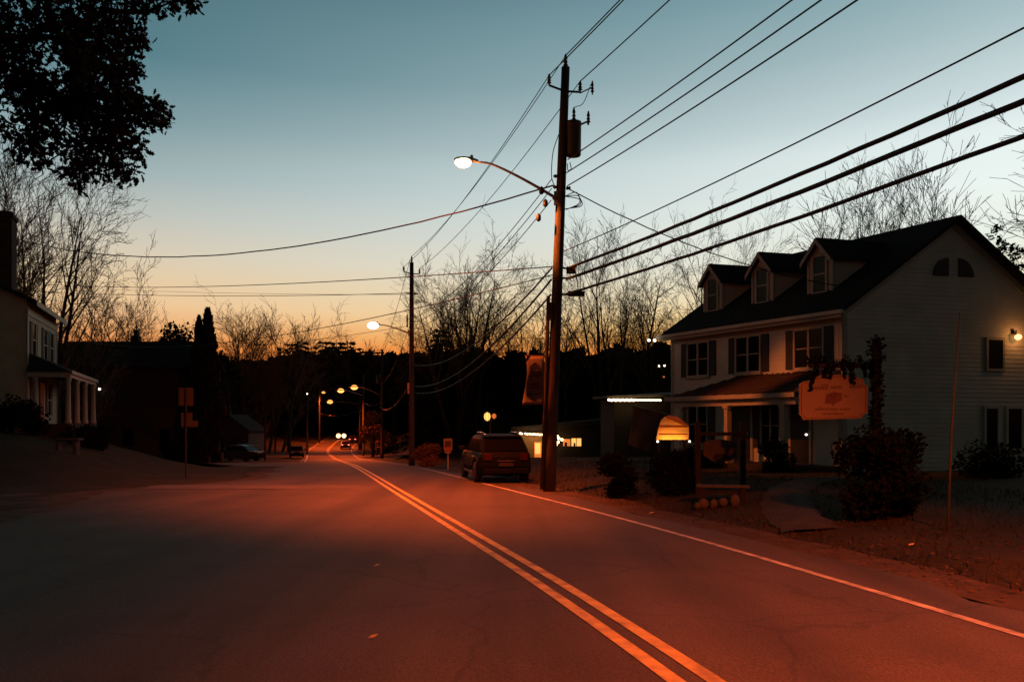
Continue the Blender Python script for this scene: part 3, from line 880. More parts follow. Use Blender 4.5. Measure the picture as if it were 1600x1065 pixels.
# doors
for u, w_ in ((4.45, 1.05), (1.66, .8)):
    d = HM().box(u - w_ / 2, u + w_ / 2, -.05, -.004, .25, 2.35).build('door', M_door, house)
    dm = HM()
    dm.box(u - w_ / 2 - .1, u - w_ / 2, -.08, -.005, .25, 2.45); dm.box(u + w_ / 2, u + w_ / 2 + .1, -.08, -.005, .25, 2.45)
    dm.box(u - w_ / 2, u + w_ / 2, -.08, -.005, 2.351, 2.45)
    dm.build('frame', M_trim, d)
    HM().ball((u - w_ / 2 + .1, -.09, 1.25), .035).build('knob_or_glow_dot', E_dot if u < 2 else M_chrome, d)  # right door's knob glows, put in as the small bright dot there
# dormers
for u in (1.85, 4.50, 7.15):
    dv = .95; dw = .50; zt = EAVE + 2.05; zb = EAVE + dv * sl
    vb = (zt - EAVE) / sl
    pk = zt + .60; vpk = (pk - EAVE) / sl
    dm = HM()
    dm.add([(u - dw, dv, zb), (u + dw, dv, zb), (u + dw, dv, zt), (u, dv, pk - .05), (u - dw, dv, zt)], [(0, 1, 2, 3, 4)])
    for s in (-1, 1):
        dm.add([(u + s * dw, dv, zb), (u + s * dw, vb, zt), (u + s * dw, dv, zt)], [(0, 1, 2)])
    dor = dm.build('dormer', M_siding, house)
    dr = HM()
    for s in (-1, 1):
        eo = dw + .17; ez = zt - .17 * (pk - zt) / dw
        vbe = (ez - EAVE) / sl + .25
        a = [(u + s * eo, dv - .2, ez), (u + s * eo, vbe, ez), (u, vpk + .1, pk), (u, dv - .2, pk)]
        b = [(x, y, z + .09) for x, y, z in a]
        dr.add(a + b, [(0, 1, 2, 3), (7, 6, 5, 4), (0, 4, 5, 1), (0, 3, 7, 4), (1, 5, 6, 2), (2, 6, 7, 3)])
    dr.build('dormer_roof', M_shingle, dor)
    tr_ = HM()
    for s in (-1, 1):
        eo = dw + .15; ez = zt - .15 * (pk - zt) / dw
        tr_.prism([(u + s * eo, dv - .24, ez - .13), (u + s * eo, dv - .24, ez + .06), (u, dv - .24, pk + .06), (u, dv - .24, pk - .13)], (0, .035, 0))
        tr_.box(u + s * dw - .05, u + s * dw + .05, dv - .03, dv - .003, zb - .02, zt - .02)
    wl, wr, wb, wt = u - .25, u + .25, zb + .16, zt + .02
    f = .09
    tr_.box(wl - f, wl, dv - .06, dv - .004, wb - f, wt + f); tr_.box(wr, wr + f, dv - .06, dv - .004, wb - f, wt + f)
    tr_.box(wl, wr, dv - .06, dv - .004, wt, wt + f); tr_.box(wl - .14, wr + .14, dv - .09, dv - .005, wb - f - .08, wb - f - .002)
    tr_.box(wl, wr, dv - .06, dv - .004, wb - f, wb)
    tr_.box(wl, wr, dv - .05, dv - .026, (wb + wt) / 2 - .025, (wb + wt) / 2 + .025)
    tr_.build('dormer_trim', M_trim, dor)
    HM().box(wl, wr, dv - .025, dv - .004, wb, wt).build('dormer_window', M_glass, dor)
# porch
PD = 1.75; pu0, pu1 = -0.15, 6.05
pz_t, pz_e = 3.42, 2.62
hip = 1.5
pr = HM()
pa = [(pu0 + .2, -.02, pz_t), (pu1 - hip, -.02, pz_t), (pu1, -PD - .25, pz_e), (pu0 - .1, -PD - .25, pz_e), (pu1, -.02, pz_e)]
pr.add([pa[0], pa[1], pa[2], pa[3]], [(0, 1, 2, 3)])
pr.add([pa[1], pa[4], pa[2]], [(0, 1, 2)])
pr.add([pa[0], pa[3], (pu0 - .1, -.02, pz_e)], [(0, 1, 2)])
pr.add([pa[3], pa[2], pa[4], (pu0 - .1, -.02, pz_e)], [(0, 1, 2, 3)])
n = 26
for i in range(n + 1):
    s = i / n
    ue = pu0 - .08 + (pu1 - pu0 + .06) * s
    tmax = 1.0
    ut = ue
    if ue > pu1 - hip: tmax = max(.04, (pu1 - ue) / hip)
    if ue < pu0 + .2: tmax = .1
    a = Vector((ue, -PD - .25, pz_e + .015)); b = Vector((ue, -PD - .25 + (PD + .23) * tmax, pz_e + (pz_t - pz_e) * tmax + .015))
    pr.bar(a, b, .03, .035)
pr.build('porch_roof', M_metalroof, house)
fa = HM()
fa.box(pu0 - .1, pu1, -PD - .30, -PD - .255, pz_e - .13, pz_e + .02)
fa.box(pu0 + .05, pu1 - .15, -PD - .1, -PD + .08, pz_e - .36, pz_e - .135)
fa.build('porch_beam', M_trim, house)
fl = HM().box(pu0 + .05, pu1 - .1, -PD - .1, -.005, -.35, .22).build('porch_floor', M_darkwall, house)
for u in (.48, 3.03, 5.38):
    c = HM()
    c.box(u - .085, u + .085, -PD - .085, -PD + .085, .22, pz_e - .36)
    c.box(u - .13, u + .13, -PD - .13, -PD + .13, .222, .42); c.box(u - .12, u + .12, -PD - .12, -PD + .12, pz_e - .46, pz_e - .362)
    c.build('porch_column', M_trim, house)
# gable fittings: quarter round vents, side windows
for s in (-1, 1):
    vc = HD / 2 + s * .22; zc = EAVE + 1.25; R = .62
    pts = [(-.05, vc, zc)] + [(-.05, vc + s * R * cos(a * pi / 2 / 8), zc + R * sin(a * pi / 2 / 8)) for a in range(9)]
    HM().prism(pts, (.046, 0, 0)).build('gable_vent', M_shutter, house)
for vc, zc, w_, h_, lab in ((6.2, 4.05, .62, 1.0, 1), (6.05, 1.45, .5, 1.4, 0), (7.05, 1.45, .6, 1.4, 0)):
    g = HM().box(-.03, -.004, vc - w_ / 2, vc + w_ / 2, zc - h_ / 2, zc + h_ / 2).build('side_window', M_glass, house)
    fr = HM(); f = .09
    fr.box(-.07, -.005, vc - w_ / 2 - f, vc - w_ / 2, zc - h_ / 2 - f, zc + h_ / 2 + f); fr.box(-.07, -.005, vc + w_ / 2, vc + w_ / 2 + f, zc - h_ / 2 - f, zc + h_ / 2 + f)
    fr.box(-.07, -.005, vc - w_ / 2, vc + w_ / 2, zc + h_ / 2, zc + h_ / 2 + f); fr.box(-.07, -.005, vc - w_ / 2, vc + w_ / 2, zc - h_ / 2 - f, zc - h_ / 2)
    fr.build('frame', M_trim if lab else M_siding, g)
pl = HM()
wl_p = Vector((-.16, 6.98, 4.72))
pl.box(-.12, -.005, 6.92, 7.04, 4.78, 4.9)
pl.tube([(-.06, 6.98, 4.84), wl_p], .03, 8)
wlo = pl.build('wall_lamp', M_iron, house)
HM().ball(wl_p + Vector((-.05, 0, -.06)), .10).build('lamp_globe', E_porch, wlo, True)
lamp('POINT', hx(wl_p + Vector((-.3, 0, -.05))), 13, (1.0, .36, .09), house, None, .06)
fl2 = HM()
for du in (0, .26):
    fl2.ball((HLEN + .28, -ov - .3 - du, EAVE - ov * sl - .10), .055)
fl2.build('eave_lamp', E_dot, house)

# ------------------------------------------------------------------ left house
LHA = Vector((PX(42, 40), 40, 1.25)); LHB = Vector((PX(88, 47.5), 47.5, 1.25))
LU = LHB - LHA; LLEN = LU.length; LU.normalize()
LV = Vector((-LU.y, LU.x, 0)); 
if LV.x > 0: LV = -LV
lh = thing('house', 'cream two storey house with tall chimney and columned porch behind the stone bench', 'house', LHA)
lx = lambda p: LU * p.x + LV * p.y + Vector((0, 0, p.z))
def LM(): return MB(lx)
LE = 6.6; LD = 9.0; LR = 8.6
w = LM()
for u, rev in ((0, 0), (LLEN, 1)):
    f = (0, 1, 2, 3, 4)
    w.add([(u, 0, -1.2), (u, LD, -1.2), (u, LD, LE), (u, LD / 2, LR), (u, 0, LE)], [f if rev else f[::-1]])
w.add([(0, 0, -1.2), (LLEN, 0, -1.2), (LLEN, 0, LE), (0, 0, LE)], [(0, 1, 2, 3)])
w.add([(0, LD, -1.2), (LLEN, LD, -1.2), (LLEN, LD, LE), (0, LD, LE)], [(3, 2, 1, 0)])
w.build('wall', M_siding2, lh)
rf = LM(); sl2 = (LR - LE) / (LD / 2)
for s in (0, 1):
    e0 = -.45 if s == 0 else LD + .45
    ez = LE - .45 * sl2
    a = [(-.25, e0, ez), (LLEN + .45, e0, ez), (LLEN + .45, LD / 2, LR), (-.25, LD / 2, LR)]
    b = [(x, y, z + .18) for x, y, z in a]
    rf.add(a + b, [(0, 1, 2, 3), (7, 6, 5, 4), (0, 4, 5, 1), (0, 3, 7, 4), (1, 5, 6, 2), (2, 6, 7, 3)])
rf.build('roof', M_shingle, lh)
tm = LM()
tm.box(-.24, LLEN + .44, -.50, -.452, LE - .45 * sl2 - .12, LE - .45 * sl2 + .14)
tm.box(-.02, LLEN + .02, -.05, -.004, LE - .75, LE - .25)
tm.box(LLEN - .16, LLEN + .03, -.04, -.003, -.8, LE - .76)
tm.box(-.03, .16, -.04, -.003, -.8, LE - .76)
tm.build('trim_boards', M_trim, lh)
ch = LM().box(.2, 1.3, .7, 1.9, LE - .5, LR + 2.4)
ch.box(.12, 1.38, .62, 1.98, LR + 2.1, LR + 2.3)
ch.build('chimney', M_brick, lh)
for u, zc in ((1.5, 4.7), (4.5, 4.7), (6.3, 4.7), (1.6, 1.7), (5.6, 1.7)):
    g = LM().box(u - .42, u + .42, -.03, -.004, zc - .85, zc + .85).build('window', M_glass, lh)
    fr = LM()
    for s in (-1, 1):
        fr.box(u + s * .47 - .05, u + s * .47 + .05, -.07, -.005, zc - .92, zc + .92)
    fr.box(u - .42, u + .42, -.07, -.005, zc + .85, zc + .92); fr.box(u - .42, u + .42, -.07, -.005, zc - .92, zc - .85); fr.box(u - .42, u + .42, -.06, -.031, zc - .03, zc + .03)
    fr.build('frame', M_trim, g)
    sh = LM()
    for s in (-1, 1):
        sh.box(u + s * .72 - .18, u + s * .72 + .18, -.05, -.005, zc - .9, zc + .9)
    sh.build('shutter', M_shutter, g)
# porch with hipped roof on the road side
q = LM(); d0 = 2.0; zt, ze = 3.95, 3.0
A0, A1 = (.5, -.02, zt), (LLEN - .5, -.02, zt)
E0, E1 = (-.2, -d0, ze), (LLEN + 1.6, -d0, ze)
q.add([A0, A1, E1, E0], [(0, 1, 2, 3)])
q.add([A0, E0, (-.2, -.02, ze)], [(0, 1, 2)]); q.add([A1, (LLEN + 1.6, -.02, ze), E1], [(0, 1, 2)])
q.add([E0, E1, (LLEN + 1.6, -.02, ze), (-.2, -.02, ze)], [(0, 1, 2, 3)])
q.build('porch_roof', M_shingle, lh)
q = LM().box(-.1, LLEN + 1.5, -d0 + .05, -d0 + .25, ze - .28, ze - .004); q.box(-.2, LLEN + 1.6, -d0 - .05, -d0 - .004, ze - .1, ze + .08)
q.box(-.1, .1, -d0 + .26, -.006, ze - .28, ze - .004)
q.build('porch_beam', M_trim, lh)
LM().box(-.1, LLEN + 1.5, -d0, -.005, -1.2, .35).build('porch_floor', M_darkwall, lh)
for u in (.1, 2.9, 5.8, LLEN + 1.2):
    c = LM().lathe([(.17, .351), (.17, .5), (.13, .55), (.11, ze - .5), (.15, ze - .42), (.15, ze - .281)], 14, (u, -d0 + .18, 0))
    c.build('porch_column', M_trim, lh, True)
LM().lathe([(.17, .351), (.17, .5), (.13, .55), (.11, ze - .5), (.15, ze - .42), (.15, ze - .281)], 14, (.1, -.35, 0)).build('porch_column', M_trim, lh, True)
LM().box(3.0, 4.0, -.06, -.004, .36, 2.6).build('door', M_door, lh)

# ------------------------------------------------------------------ long dark building behind
lb = thing('building', 'long dark building with straight roof ridge and small chimney, behind the left porch', 'building', (PX(300, 68), 68, T(PX(300, 68), 68)))
bz = lb.location.z
RZ = P3(200, 535, 72).z - bz
x0 = PX(60, 68) - lb.location.x
m = MB().box(x0 + .3, -.3, .5, 7.5, -1, RZ - 2.3)
m.add([(-.3, .5, RZ - 2.3), (-.3, 7.5, RZ - 2.3), (-.3, 4, RZ - .1)], [(0, 1, 2)]); m.add([(x0 + .3, .5, RZ - 2.3), (x0 + .3, 7.5, RZ - 2.3), (x0 + .3, 4, RZ - .1)], [(2, 1, 0)])
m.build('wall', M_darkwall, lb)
m = MB()
for s in (0, 1):
    e = 0 if s == 0 else 8
    a = [(x0, e, RZ - 2.55), (0, e, RZ - 2.55), (0, 4, RZ), (x0, 4, RZ)]
    b = [(x, y, z + .14) for x, y, z in a]
    m.add(a + b, [(0, 1, 2, 3), (7, 6, 5, 4), (0, 4, 5, 1), (0, 3, 7, 4), (1, 5, 6, 2), (2, 6, 7, 3)])
rf_ = m.build('roof', M_shingle, lb)
cx = PX(213, 72) - lb.location.x
MB().box(cx - .32, cx + .32, 3.7, 4.3, RZ - .3, RZ + .62).build('chimney', M_brick, rf_)
MB().box(cx - .17, cx + .17, 3.85, 4.15, RZ + .621, RZ + 1.1).box(cx - .26, cx + .26, 3.8, 4.2, RZ + 1.101, RZ + 1.18).build('chimney_pot', M_brick, rf_)
for k in range(4):
    x = -2.5 - k * 3.2
    g = MB().box(x - .45, x + .45, .46, .497, 1.2, 2.6).build('window', M_glass, lb)
    MB().box(x - .52, x + .52, .44, .459, 2.601, 2.7).box(x - .52, x + .52, .44, .459, 1.1, 1.199).build('frame', M_darkwall, g)
wl = MB().tube([(PX(154, 68) - lb.location.x, .5, P3(0, 604, 68).z - bz), (PX(154, 68) - lb.location.x, .2, P3(0, 604, 68).z - bz)], .04, 6).build('wall_lamp', M_iron, lb)
MB().ball((PX(154, 68) - lb.location.x, .15, P3(0, 607, 68).z - bz), .10, 8, 6).build('lamp_globe', E_dot, wl)
# pale small house front beyond the street signs
gh = thing('house', 'small pale house front dim between the street signs and the dark parked car', 'house', (PX(357, 88), 88, T(PX(357, 88), 88)))
m = MB().box(-2.2, 2.2, 0, 6, -.5, 3.0); m.add([(-2.2, 0, 3), (2.2, 0, 3), (0, 0, 4.6)], [(0, 1, 2)]); m.add([(-2.2, 6, 3), (2.2, 6, 3), (0, 6, 4.6)], [(2, 1, 0)])
m.build('wall', mat('dim_grey_siding', (.04, .042, .038), rough=.9), gh)
m = MB()
for s in (-1, 1):
    a = [(s * 2.45, -.3, 2.8), (s * 2.45, 6.3, 2.8), (0, 6.3, 4.65), (0, -.3, 4.65)]
    b = [(x, y, z + .12) for x, y, z in a]
    m.add(a + b, [(0, 1, 2, 3), (7, 6, 5, 4), (0, 4, 5, 1), (0, 3, 7, 4), (1, 5, 6, 2), (2, 6, 7, 3)])
m.build('roof', M_shingle, gh)
MB().box(.1, .9, -.05, -.004, .1, 2.1).build('door', M_door, gh)
MB().box(-1.5, -.6, -.04, -.004, 1.0, 2.2).build('window', M_glass, gh)

# ------------------------------------------------------------------ low shop, canopy, hillside house on the right
sh = thing('shop', 'low dark roadside shop with sloping roof and lit windows behind the dark SUV', 'shop', (PX(806, 52), 52, T(PX(840, 52), 52)))
sx = lambda px_: PX(px_, 52) - sh.location.x
szr = lambda py: P3(0, py, 52).z - sh.location.z
m = MB()
xa, xb = sx(806), sx(1015)
za, zb_ = szr(674), szr(654)
m.add([(xa, 0, -1), (xb, 0, -1), (xb, 0, zb_), (xa, 0, za), (xa, 7, -1), (xb, 7, -1), (xb, 7, zb_), (xa, 7, za)],
      [(0, 1, 2, 3), (5, 4, 7, 6), (4, 0, 3, 7), (1, 5, 6, 2)])
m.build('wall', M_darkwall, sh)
m = MB()
a = [(xa - .3, -.5, za - .02), (xb + .3, -.5, zb_ + .02), (xb + .3, 7.3, zb_ + .02), (xa - .3, 7.3, za - .02)]
b = [(x, y, z + .30) for x, y, z in a]
m.add(a + b, [(3, 2, 1, 0), (4, 5, 6, 7), (0, 1, 5, 4), (3, 0, 4, 7), (1, 2, 6, 5), (2, 3, 7, 6)])
m.build('roof', M_stone2, sh)
MB().box(sx(811), sx(853), -.04, -.004, szr(731), szr(678)).build('lit_front', M_shopwall, sh)
d = MB().box(sx(835), sx(846), -.07, -.041, szr(724), szr(690)).build('door', E_winlow, sh)
MB().box(sx(836), sx(844), -.085, -.071, szr(708), szr(691.5)).build('door_glass', E_win, d)
MB().box(sx(847.5), sx(852), -.06, -.041, szr(716), szr(692)).build('window', E_winlow, sh)
wn = MB().box(sx(893), sx(908), -.06, -.004, szr(696), szr(684)).build('window', E_win, sh)
wn2 = MB().box(sx(880), sx(891), -.06, -.004, szr(696), szr(685)).build('window', E_winlow, sh)
MB().box(sx(896), sx(899), -.08, -.061, szr(696), szr(691)).box(sx(900), sx(901), -.08, -.061, szr(696), szr(684)).build('frame', M_darkwall, wn)
MB().box(sx(882), sx(886), -.075, -.061, szr(696), szr(690)).build('curtain', M_darkwall, wn2)
lamp('POINT', (sx(832), -1.0, szr(684)), 16, (1.0, .5, .18), sh, None, .2)
stl = thing('string_lights', 'row of warm bulbs under the shop eave right of the dark SUV', 'string lights', P3(812, 676, 51.4))
MB().tube([P3(812 + 40 * i / 8, 674.5 + 1.5 * i / 8, 51.4) - stl.location for i in range(9)], .012, 5).build('wire', M_cable, stl)
for i, px_ in enumerate((813, 815, 821, 824, 828, 832, 835, 838, 840.5, 843, 845.5, 848, 851)):
    p = P3(px_, 675 + (px_ - 812) * .06 + (i % 2) * .5, 51.35) - stl.location
    MB().ball(p - Vector((0, 0, .04)), .055, 8, 6, (1.3, 1, 1)).build('bulb', E_warm, stl)
st2 = thing('string_lights', 'small cluster of warm bulbs at the left of the shop window', 'string lights', P3(869, 690, 51.3))
MB().tube([P3(870, 680, 51.3) - st2.location, P3(874, 684, 51.3) - st2.location, P3(869, 695, 51.3) - st2.location], .012, 5).build('wire', M_cable, st2)
for px_, py_ in ((871, 681), (873, 684), (878, 686), (868, 689), (866, 692), (869, 694), (872, 690)):
    MB().ball(P3(px_, py_, 51.25) - st2.location, .085, 8, 6).build('bulb', E_warm, st2)

ob = thing('outbuilding', 'dark flat roofed outbuilding with lit eave, left of the white house', 'outbuilding', (PX(1000, 41), 41, T(PX(1000, 41), 41)))
ox = lambda px_: PX(px_, 41) - ob.location.x
oz = lambda py: P3(0, py, 41).z - ob.location.z
MB().box(ox(962), ox(1150), .6, 7, -.8, oz(619)).build('wall', M_darkwall, ob)
m = MB()
m.add([(ox(948), -.2, oz(622)), (ox(1160), -.2, oz(616)), (ox(1160), 7.2, oz(604)), (ox(948), 7.2, oz(616))], [(0, 1, 2, 3)][::-1])
m.add([(ox(948), -.2, oz(622) + .14), (ox(1160), -.2, oz(616) + .14), (ox(1160), 7.2, oz(604) + .14), (ox(948), 7.2, oz(616) + .14)], [(0, 1, 2, 3)])
m.add([(ox(948), -.2, oz(622)), (ox(1160), -.2, oz(616)), (ox(1160), -.2, oz(616) + .14), (ox(948), -.2, oz(622) + .14)], [(0, 1, 2, 3)])
m.add([(ox(948), -.2, oz(622)), (ox(948), 7.2, oz(616)), (ox(948), 7.2, oz(616) + .14), (ox(948), -.2, oz(622) + .14)], [(3, 2, 1, 0)])
m.build('roof', M_stone2, ob)
MB().box(ox(985), ox(1020), .55, .597, 0, 2.0).build('door', M_door, ob)
st3 = thing('string_lights', 'bright row of warm bulbs along the outbuilding eave above the hanging flag', 'string lights', P3(951, 624, 40.6))
MB().tube([P3(950 + 85 * i / 10, 622.5, 40.6) - st3.location for i in range(11)], .012, 5).build('wire', M_cable, st3)
for i in range(24):
    px_ = 952 + i * 3.45
    MB().ball(P3(px_, 624 + (i % 2) * .5, 40.6) - st3.location, .062 if i < 12 else .045, 8, 6, (1.4, 1, 1)).build('bulb', E_warm, st3)

hh = thing('house', 'dark house silhouette with flat roofline on the rise behind the white house', 'house', (PX(1035, 74), 74, T(PX(1035, 74), 74)))
zt_ = P3(0, 549, 74).z - hh.location.z
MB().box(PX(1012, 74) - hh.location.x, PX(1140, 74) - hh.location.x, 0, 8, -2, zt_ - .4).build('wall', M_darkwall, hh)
MB().box(PX(1009, 74) - hh.location.x, PX(1145, 74) - hh.location.x, -.4, 8.4, zt_ - .39, zt_).build('roof', M_shingle, hh)
for px_, py_ in ((1030, 571), (1038.5, 570.5), (1037.5, 588)):
    p = P3(px_, py_, 73.9) - hh.location
    MB().box(p.x - .07, p.x + .07, -.06, -.004, p.z - .07, p.z + .07).build('window', E_dot if py_ < 580 else E_winlow, hh)
MB().box(.2, 1.0, -.05, -.003, .2, 2.0).build('door', M_door, hh)

# garden lamp behind the SUV
gl = thing('garden_lamp', 'yellow globe lamp on a post glowing above the dark SUV roof', 'lamp', (PX(766, 46), 46, T(PX(766, 46), 46)))
gz = P3(0, 650, 46).z - gl.location.z
MB().lathe([(.08, -.2), (.08, .1), (.04, .2), (.035, gz - .3), (.06, gz - .25), (.03, gz + .25)], 10).build('lamp_post', M_iron, gl, True)
g1 = MB().ball((-.17, 0, gz), .20, 14, 10, (.95, .95, 1.25)).build('lamp_globe', E_globe, gl, True)
g2 = MB().ball((.22, 0, gz + .03), .14, 14, 10, (.9, .9, 1.1)).build('lamp_globe', E_winlow, gl, True)
cg = MB()
for x, r in ((-.17, .215), (.22, .15)):
    for k in range(3):
        a = k * pi / 3
        cg.tube([(x + r * cos(a) * cos(b), r * sin(a) * cos(b), gz + r * 1.25 * sin(b)) for b in [i * 2 * pi / 16 for i in range(17)]], .012, 4)
cg.build('lamp_cage', M_iron, gl)

# ------------------------------------------------------------------ signs on the right
def scribble(width, hgt, seed, word=(.3,)):
    """handwriting-like strokes in the x-z plane, starting at x=0"""
    r = random.Random(seed); mb = MB(); x = 0
    for wlen in word:
        x1 = x + wlen * width
        pts = []
        while x < x1:
            up = hgt * (r.choice((.5, .55, .6, 1.0)))
            pts.append((x, 0)); pts.append((x + hgt * .16, up)); pts.append((x + hgt * .3, up * .8)); pts.append((x + hgt * .34, -.02 * hgt))
            x += hgt * .46
        w_ = hgt * .10
        for (a, b), (c, d) in zip(pts, pts[1:]):
            dx, dz = c - a, d - b; l = sqrt(dx * dx + dz * dz) or 1
            nx_, nz_ = -dz / l * w_ / 2, dx / l * w_ / 2
            mb.add([(a - nx_, 0, b - nz_), (c - nx_, 0, d - nz_), (c + nx_, 0, d + nz_), (a + nx_, 0, b + nz_)], [(0, 1, 2, 3)])
        x = x1 + hgt * .55
    return mb
BSP = P3(1302, 620, 15.2)
gzs = T(6.1, 15.2)
bs = thing('hanging_sign', 'large painted sign with notched corners hanging from a vine wrapped post', 'sign', (BSP.x, 15.2, gzs))
cz = BSP.z - gzs
SW, SH_, nt_ = .655, .43, .07
out = [(-SW + nt_, -SH_), (SW - nt_ * 1.6, -SH_ + .03), (SW - nt_ * 1.5, -SH_ + .09), (SW - .01, -SH_ + .13), (SW, SH_ - .22), (SW - .06, SH_ - .18), (SW - .10, SH_ - .08), (.36, SH_ - .03),
       (.15, SH_), (-.20, SH_), (-.36, SH_ - .04), (-.42, SH_ - .10), (-SW + .08, SH_ - .13), (-SW, SH_ - .18), (-SW, -SH_ + nt_ * 1.4), (-SW + nt_ * .6, -SH_ + nt_)]
brd = MB().prism([(x, -.02, z + cz) for x, z in out], (0, .05, 0)).build('sign_board', M_signpink, bs, bevel=.006)
bo_ = MB()
inn = [(x * .94, z * .92) for x, z in out]
for (a, b), (c, d) in zip(inn, inn[1:] + inn[:1]):
    bo_.bar((a, -.024, b + cz), (c, -.024, d + cz), .012, .006)
bo_.build('sign_border', M_signdark, brd)
tx = MB()
for (x, z, wd, hg, sd_, wds) in ((-.42, .15, .30, .10, 1, (.95,)), (-.06, .165, .28, .10, 2, (.8,)), (.30, .175, .28, .11, 3, (.9,)),
                                 (-.36, -.24, .75, .055, 4, (.34, .2, .25)), (-.22, -.33, .5, .05, 5, (.12, .6)), (.18, .01, .14, .05, 6, (.8,))):
    s = scribble(wd, hg, sd_, wds)
    tx.add([(p[0] + x, -.0245, p[2] + z + cz) for p in s.v], s.f)
tx.build('sign_lettering', M_signdark, brd)
# emblem: an open barn-like motif
em = MB().add([(x, -.0245, z + cz) for x, z in ((-.17, -.12), (-.15, .06), (-.02, .09), (.02, .12), (.06, .09), (.15, .09), (.16, -.05), (.02, -.12), (-.02, -.17), (-.04, -.12))], [tuple(range(10))])
em.build('sign_emblem', mat('sign_emblem', (.10, .05, .06), rough=.8), brd)
px0 = .82
frame_ = MB().bar((px0, 0, -.4), (px0, 0, cz + 1.12), .12, .12).build('sign_post', M_postwood, bs)
MB().bar((px0 - .05, 0, cz + .60), (-.45, 0, cz + .60), .07, .08).build('sign_arm', M_postwood, bs)
hk = MB()
for x in (-.25, .22):
    hk.tube([(x, 0, cz + .57), (x, 0, cz + .42)], .012, 6)
hk.build('sign_hook', M_iron, bs)
def leaf_cloud(mb, c, rad, n, size, rng, elong=1.6):
    c = Vector(c)
    for _ in range(n):
        while True:
            p = Vector((rng.uniform(-1, 1), rng.uniform(-1, 1), rng.uniform(-1, 1)))
            if p.length < 1: break
        p = Vector((p.x * rad[0], p.y * rad[1], p.z * rad[2])) + c
        a = Vector((rng.gauss(0, 1), rng.gauss(0, 1), rng.gauss(0, 1))).normalized()
        b = a.orthogonal().normalized()
        s = size * rng.uniform(.6, 1.3)
        mb.add([p - a * s * elong / 2, p + b * s / 2, p + a * s * elong / 2, p - b * s / 2], [(0, 1, 2, 3)])
rv = random.Random(12)
vine = MB()
for k in range(30):
    z = cz + 1.1 - k * .075
    leaf_cloud(vine, (px0 + rv.uniform(-.05, .05), 0, z), (.15, .14, .10), 26, .06, rv)
for k in range(16):
    x = px0 - k * .085
    leaf_cloud(vine, (x, 0, cz + .62 + rv.uniform(-.02, .10)), (.09, .09, .10), 16, .06, rv)
for x, z1 in ((-.45, .16), (-.42, .24), (.20, .30), (.24, .28), (-.1, .40), (.06, .41), (-.2, .42), (.45, .4), (.6, .42)):
    for i in range(6):
        s = i / 5
        leaf_cloud(vine, (x - .10 * s * (1 if x < 0 else -.4) + .1, -.05, cz + .62 + (z1 - .62) * s), (.035, .03, .05), 8, .055, rv)
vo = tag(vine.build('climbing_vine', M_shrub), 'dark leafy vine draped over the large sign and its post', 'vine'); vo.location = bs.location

# lit board sign
LSP = P3(1050, 668, 21.5); lg = T(LSP.x, 21.5)
ls = thing('lit_sign', 'glowing plank sign with rounded top lit from below above the dark bushes', 'sign', (LSP.x, 21.5, lg))
lz = lambda py: P3(0, py, 21.5).z - lg
lxp = lambda px_: PX(px_, 21.5) - LSP.x
prof = [(1025, 686), (1076, 686), (1076.5, 665), (1068, 657), (1058, 650.5), (1046, 648), (1038, 651), (1033, 656), (1029, 668)]
lsb = MB()
lsb.prism([(lxp(x), 0, lz(y)) for x, y in prof], (0, .05, 0))
lsb_o = lsb.build('sign_board', M_signwood, ls, bevel=.004)
tb = MB()
for a, b in (((1041, 651), (1076, 666)), ):
    tb.bar((lxp(a[0]), -.012, lz(a[1])), (lxp(b[0]), -.012, lz(b[1])), .02, .035)
for y in (666.5, 678):
    tb.bar((lxp(1030), -.008, lz(y)), (lxp(1074), -.008, lz(y)), .012, .018)
tb.build('sign_trim', mat('sign_trim_red', (.30, .10, .04), rough=.8), lsb_o)
for px_ in (1031, 1070):
    MB().bar((lxp(px_), .09, -.5), (lxp(px_), .09, lz(684)), .06, .06).build('sign_post', M_postwood, ls)
for px_ in (1025.5, 1075):
    so_ = MB().tube([(lxp(px_), .02, lz(688)), (lxp(px_), -.18, lz(690))], .012, 6).build('spot_bracket', M_iron, ls)
    MB().ball((lxp(px_), -.2, lz(688.5)), .028, 8, 6).build('spot_bulb', E_dot, so_)
for fx in (1034, 1044, 1055, 1066):
    lamp('SPOT', (lxp(fx), -.16, lz(691)), 5.5, (1.0, .42, .06), ls, (lxp(fx), .02, lz(668)), .03, 120, .6)

# small hanging sign between two posts
HSP = P3(1125, 705, 20.0); hg_ = T(HSP.x, 20)
hs = thing('hanging_sign', 'small dull arched sign hanging between two dark posts before the porch', 'sign', (HSP.x, 20, hg_))
z_ = lambda py: P3(0, py, 20).z - hg_
x_ = lambda px_: PX(px_, 20) - HSP.x
for px_ in (1090, 1160):
    MB().bar((x_(px_), 0, -.5), (x_(px_), 0, z_(658)), .13, .13).build('sign_post', M_postwood, hs)
MB().bar((x_(1086), 0, z_(677)), (x_(1164), 0, z_(677)), .07, .09).build('sign_arm', M_postwood, hs)
pts = [(1099, 711), (1098, 690), (1110, 687), (1125, 685.5), (1140, 687), (1151, 691), (1150, 713), (1140, 719), (1125, 721), (1112, 719)]
hb_ = MB().prism([(x_(a), -.02, z_(b)) for a, b in pts], (0, .04, 0)).build('sign_board', mat('dull_sign', (.05, .045, .038), rough=.9), hs, bevel=.005)
MB().prism([(x_(a), -.026, z_(b)) for a, b in ((1113, 716), (1115, 710), (1121, 708), (1133, 709), (1136, 715), (1128, 718), (1120, 718))], (0, .005, 0)).build('sign_emblem', M_postwood, hb_)
hk = MB()
for px_ in (1108, 1142):
    hk.tube([(x_(px_), 0, z_(680)), (x_(px_), 0, z_(688))], .01, 6)
hk.build('sign_hook', M_iron, hs)

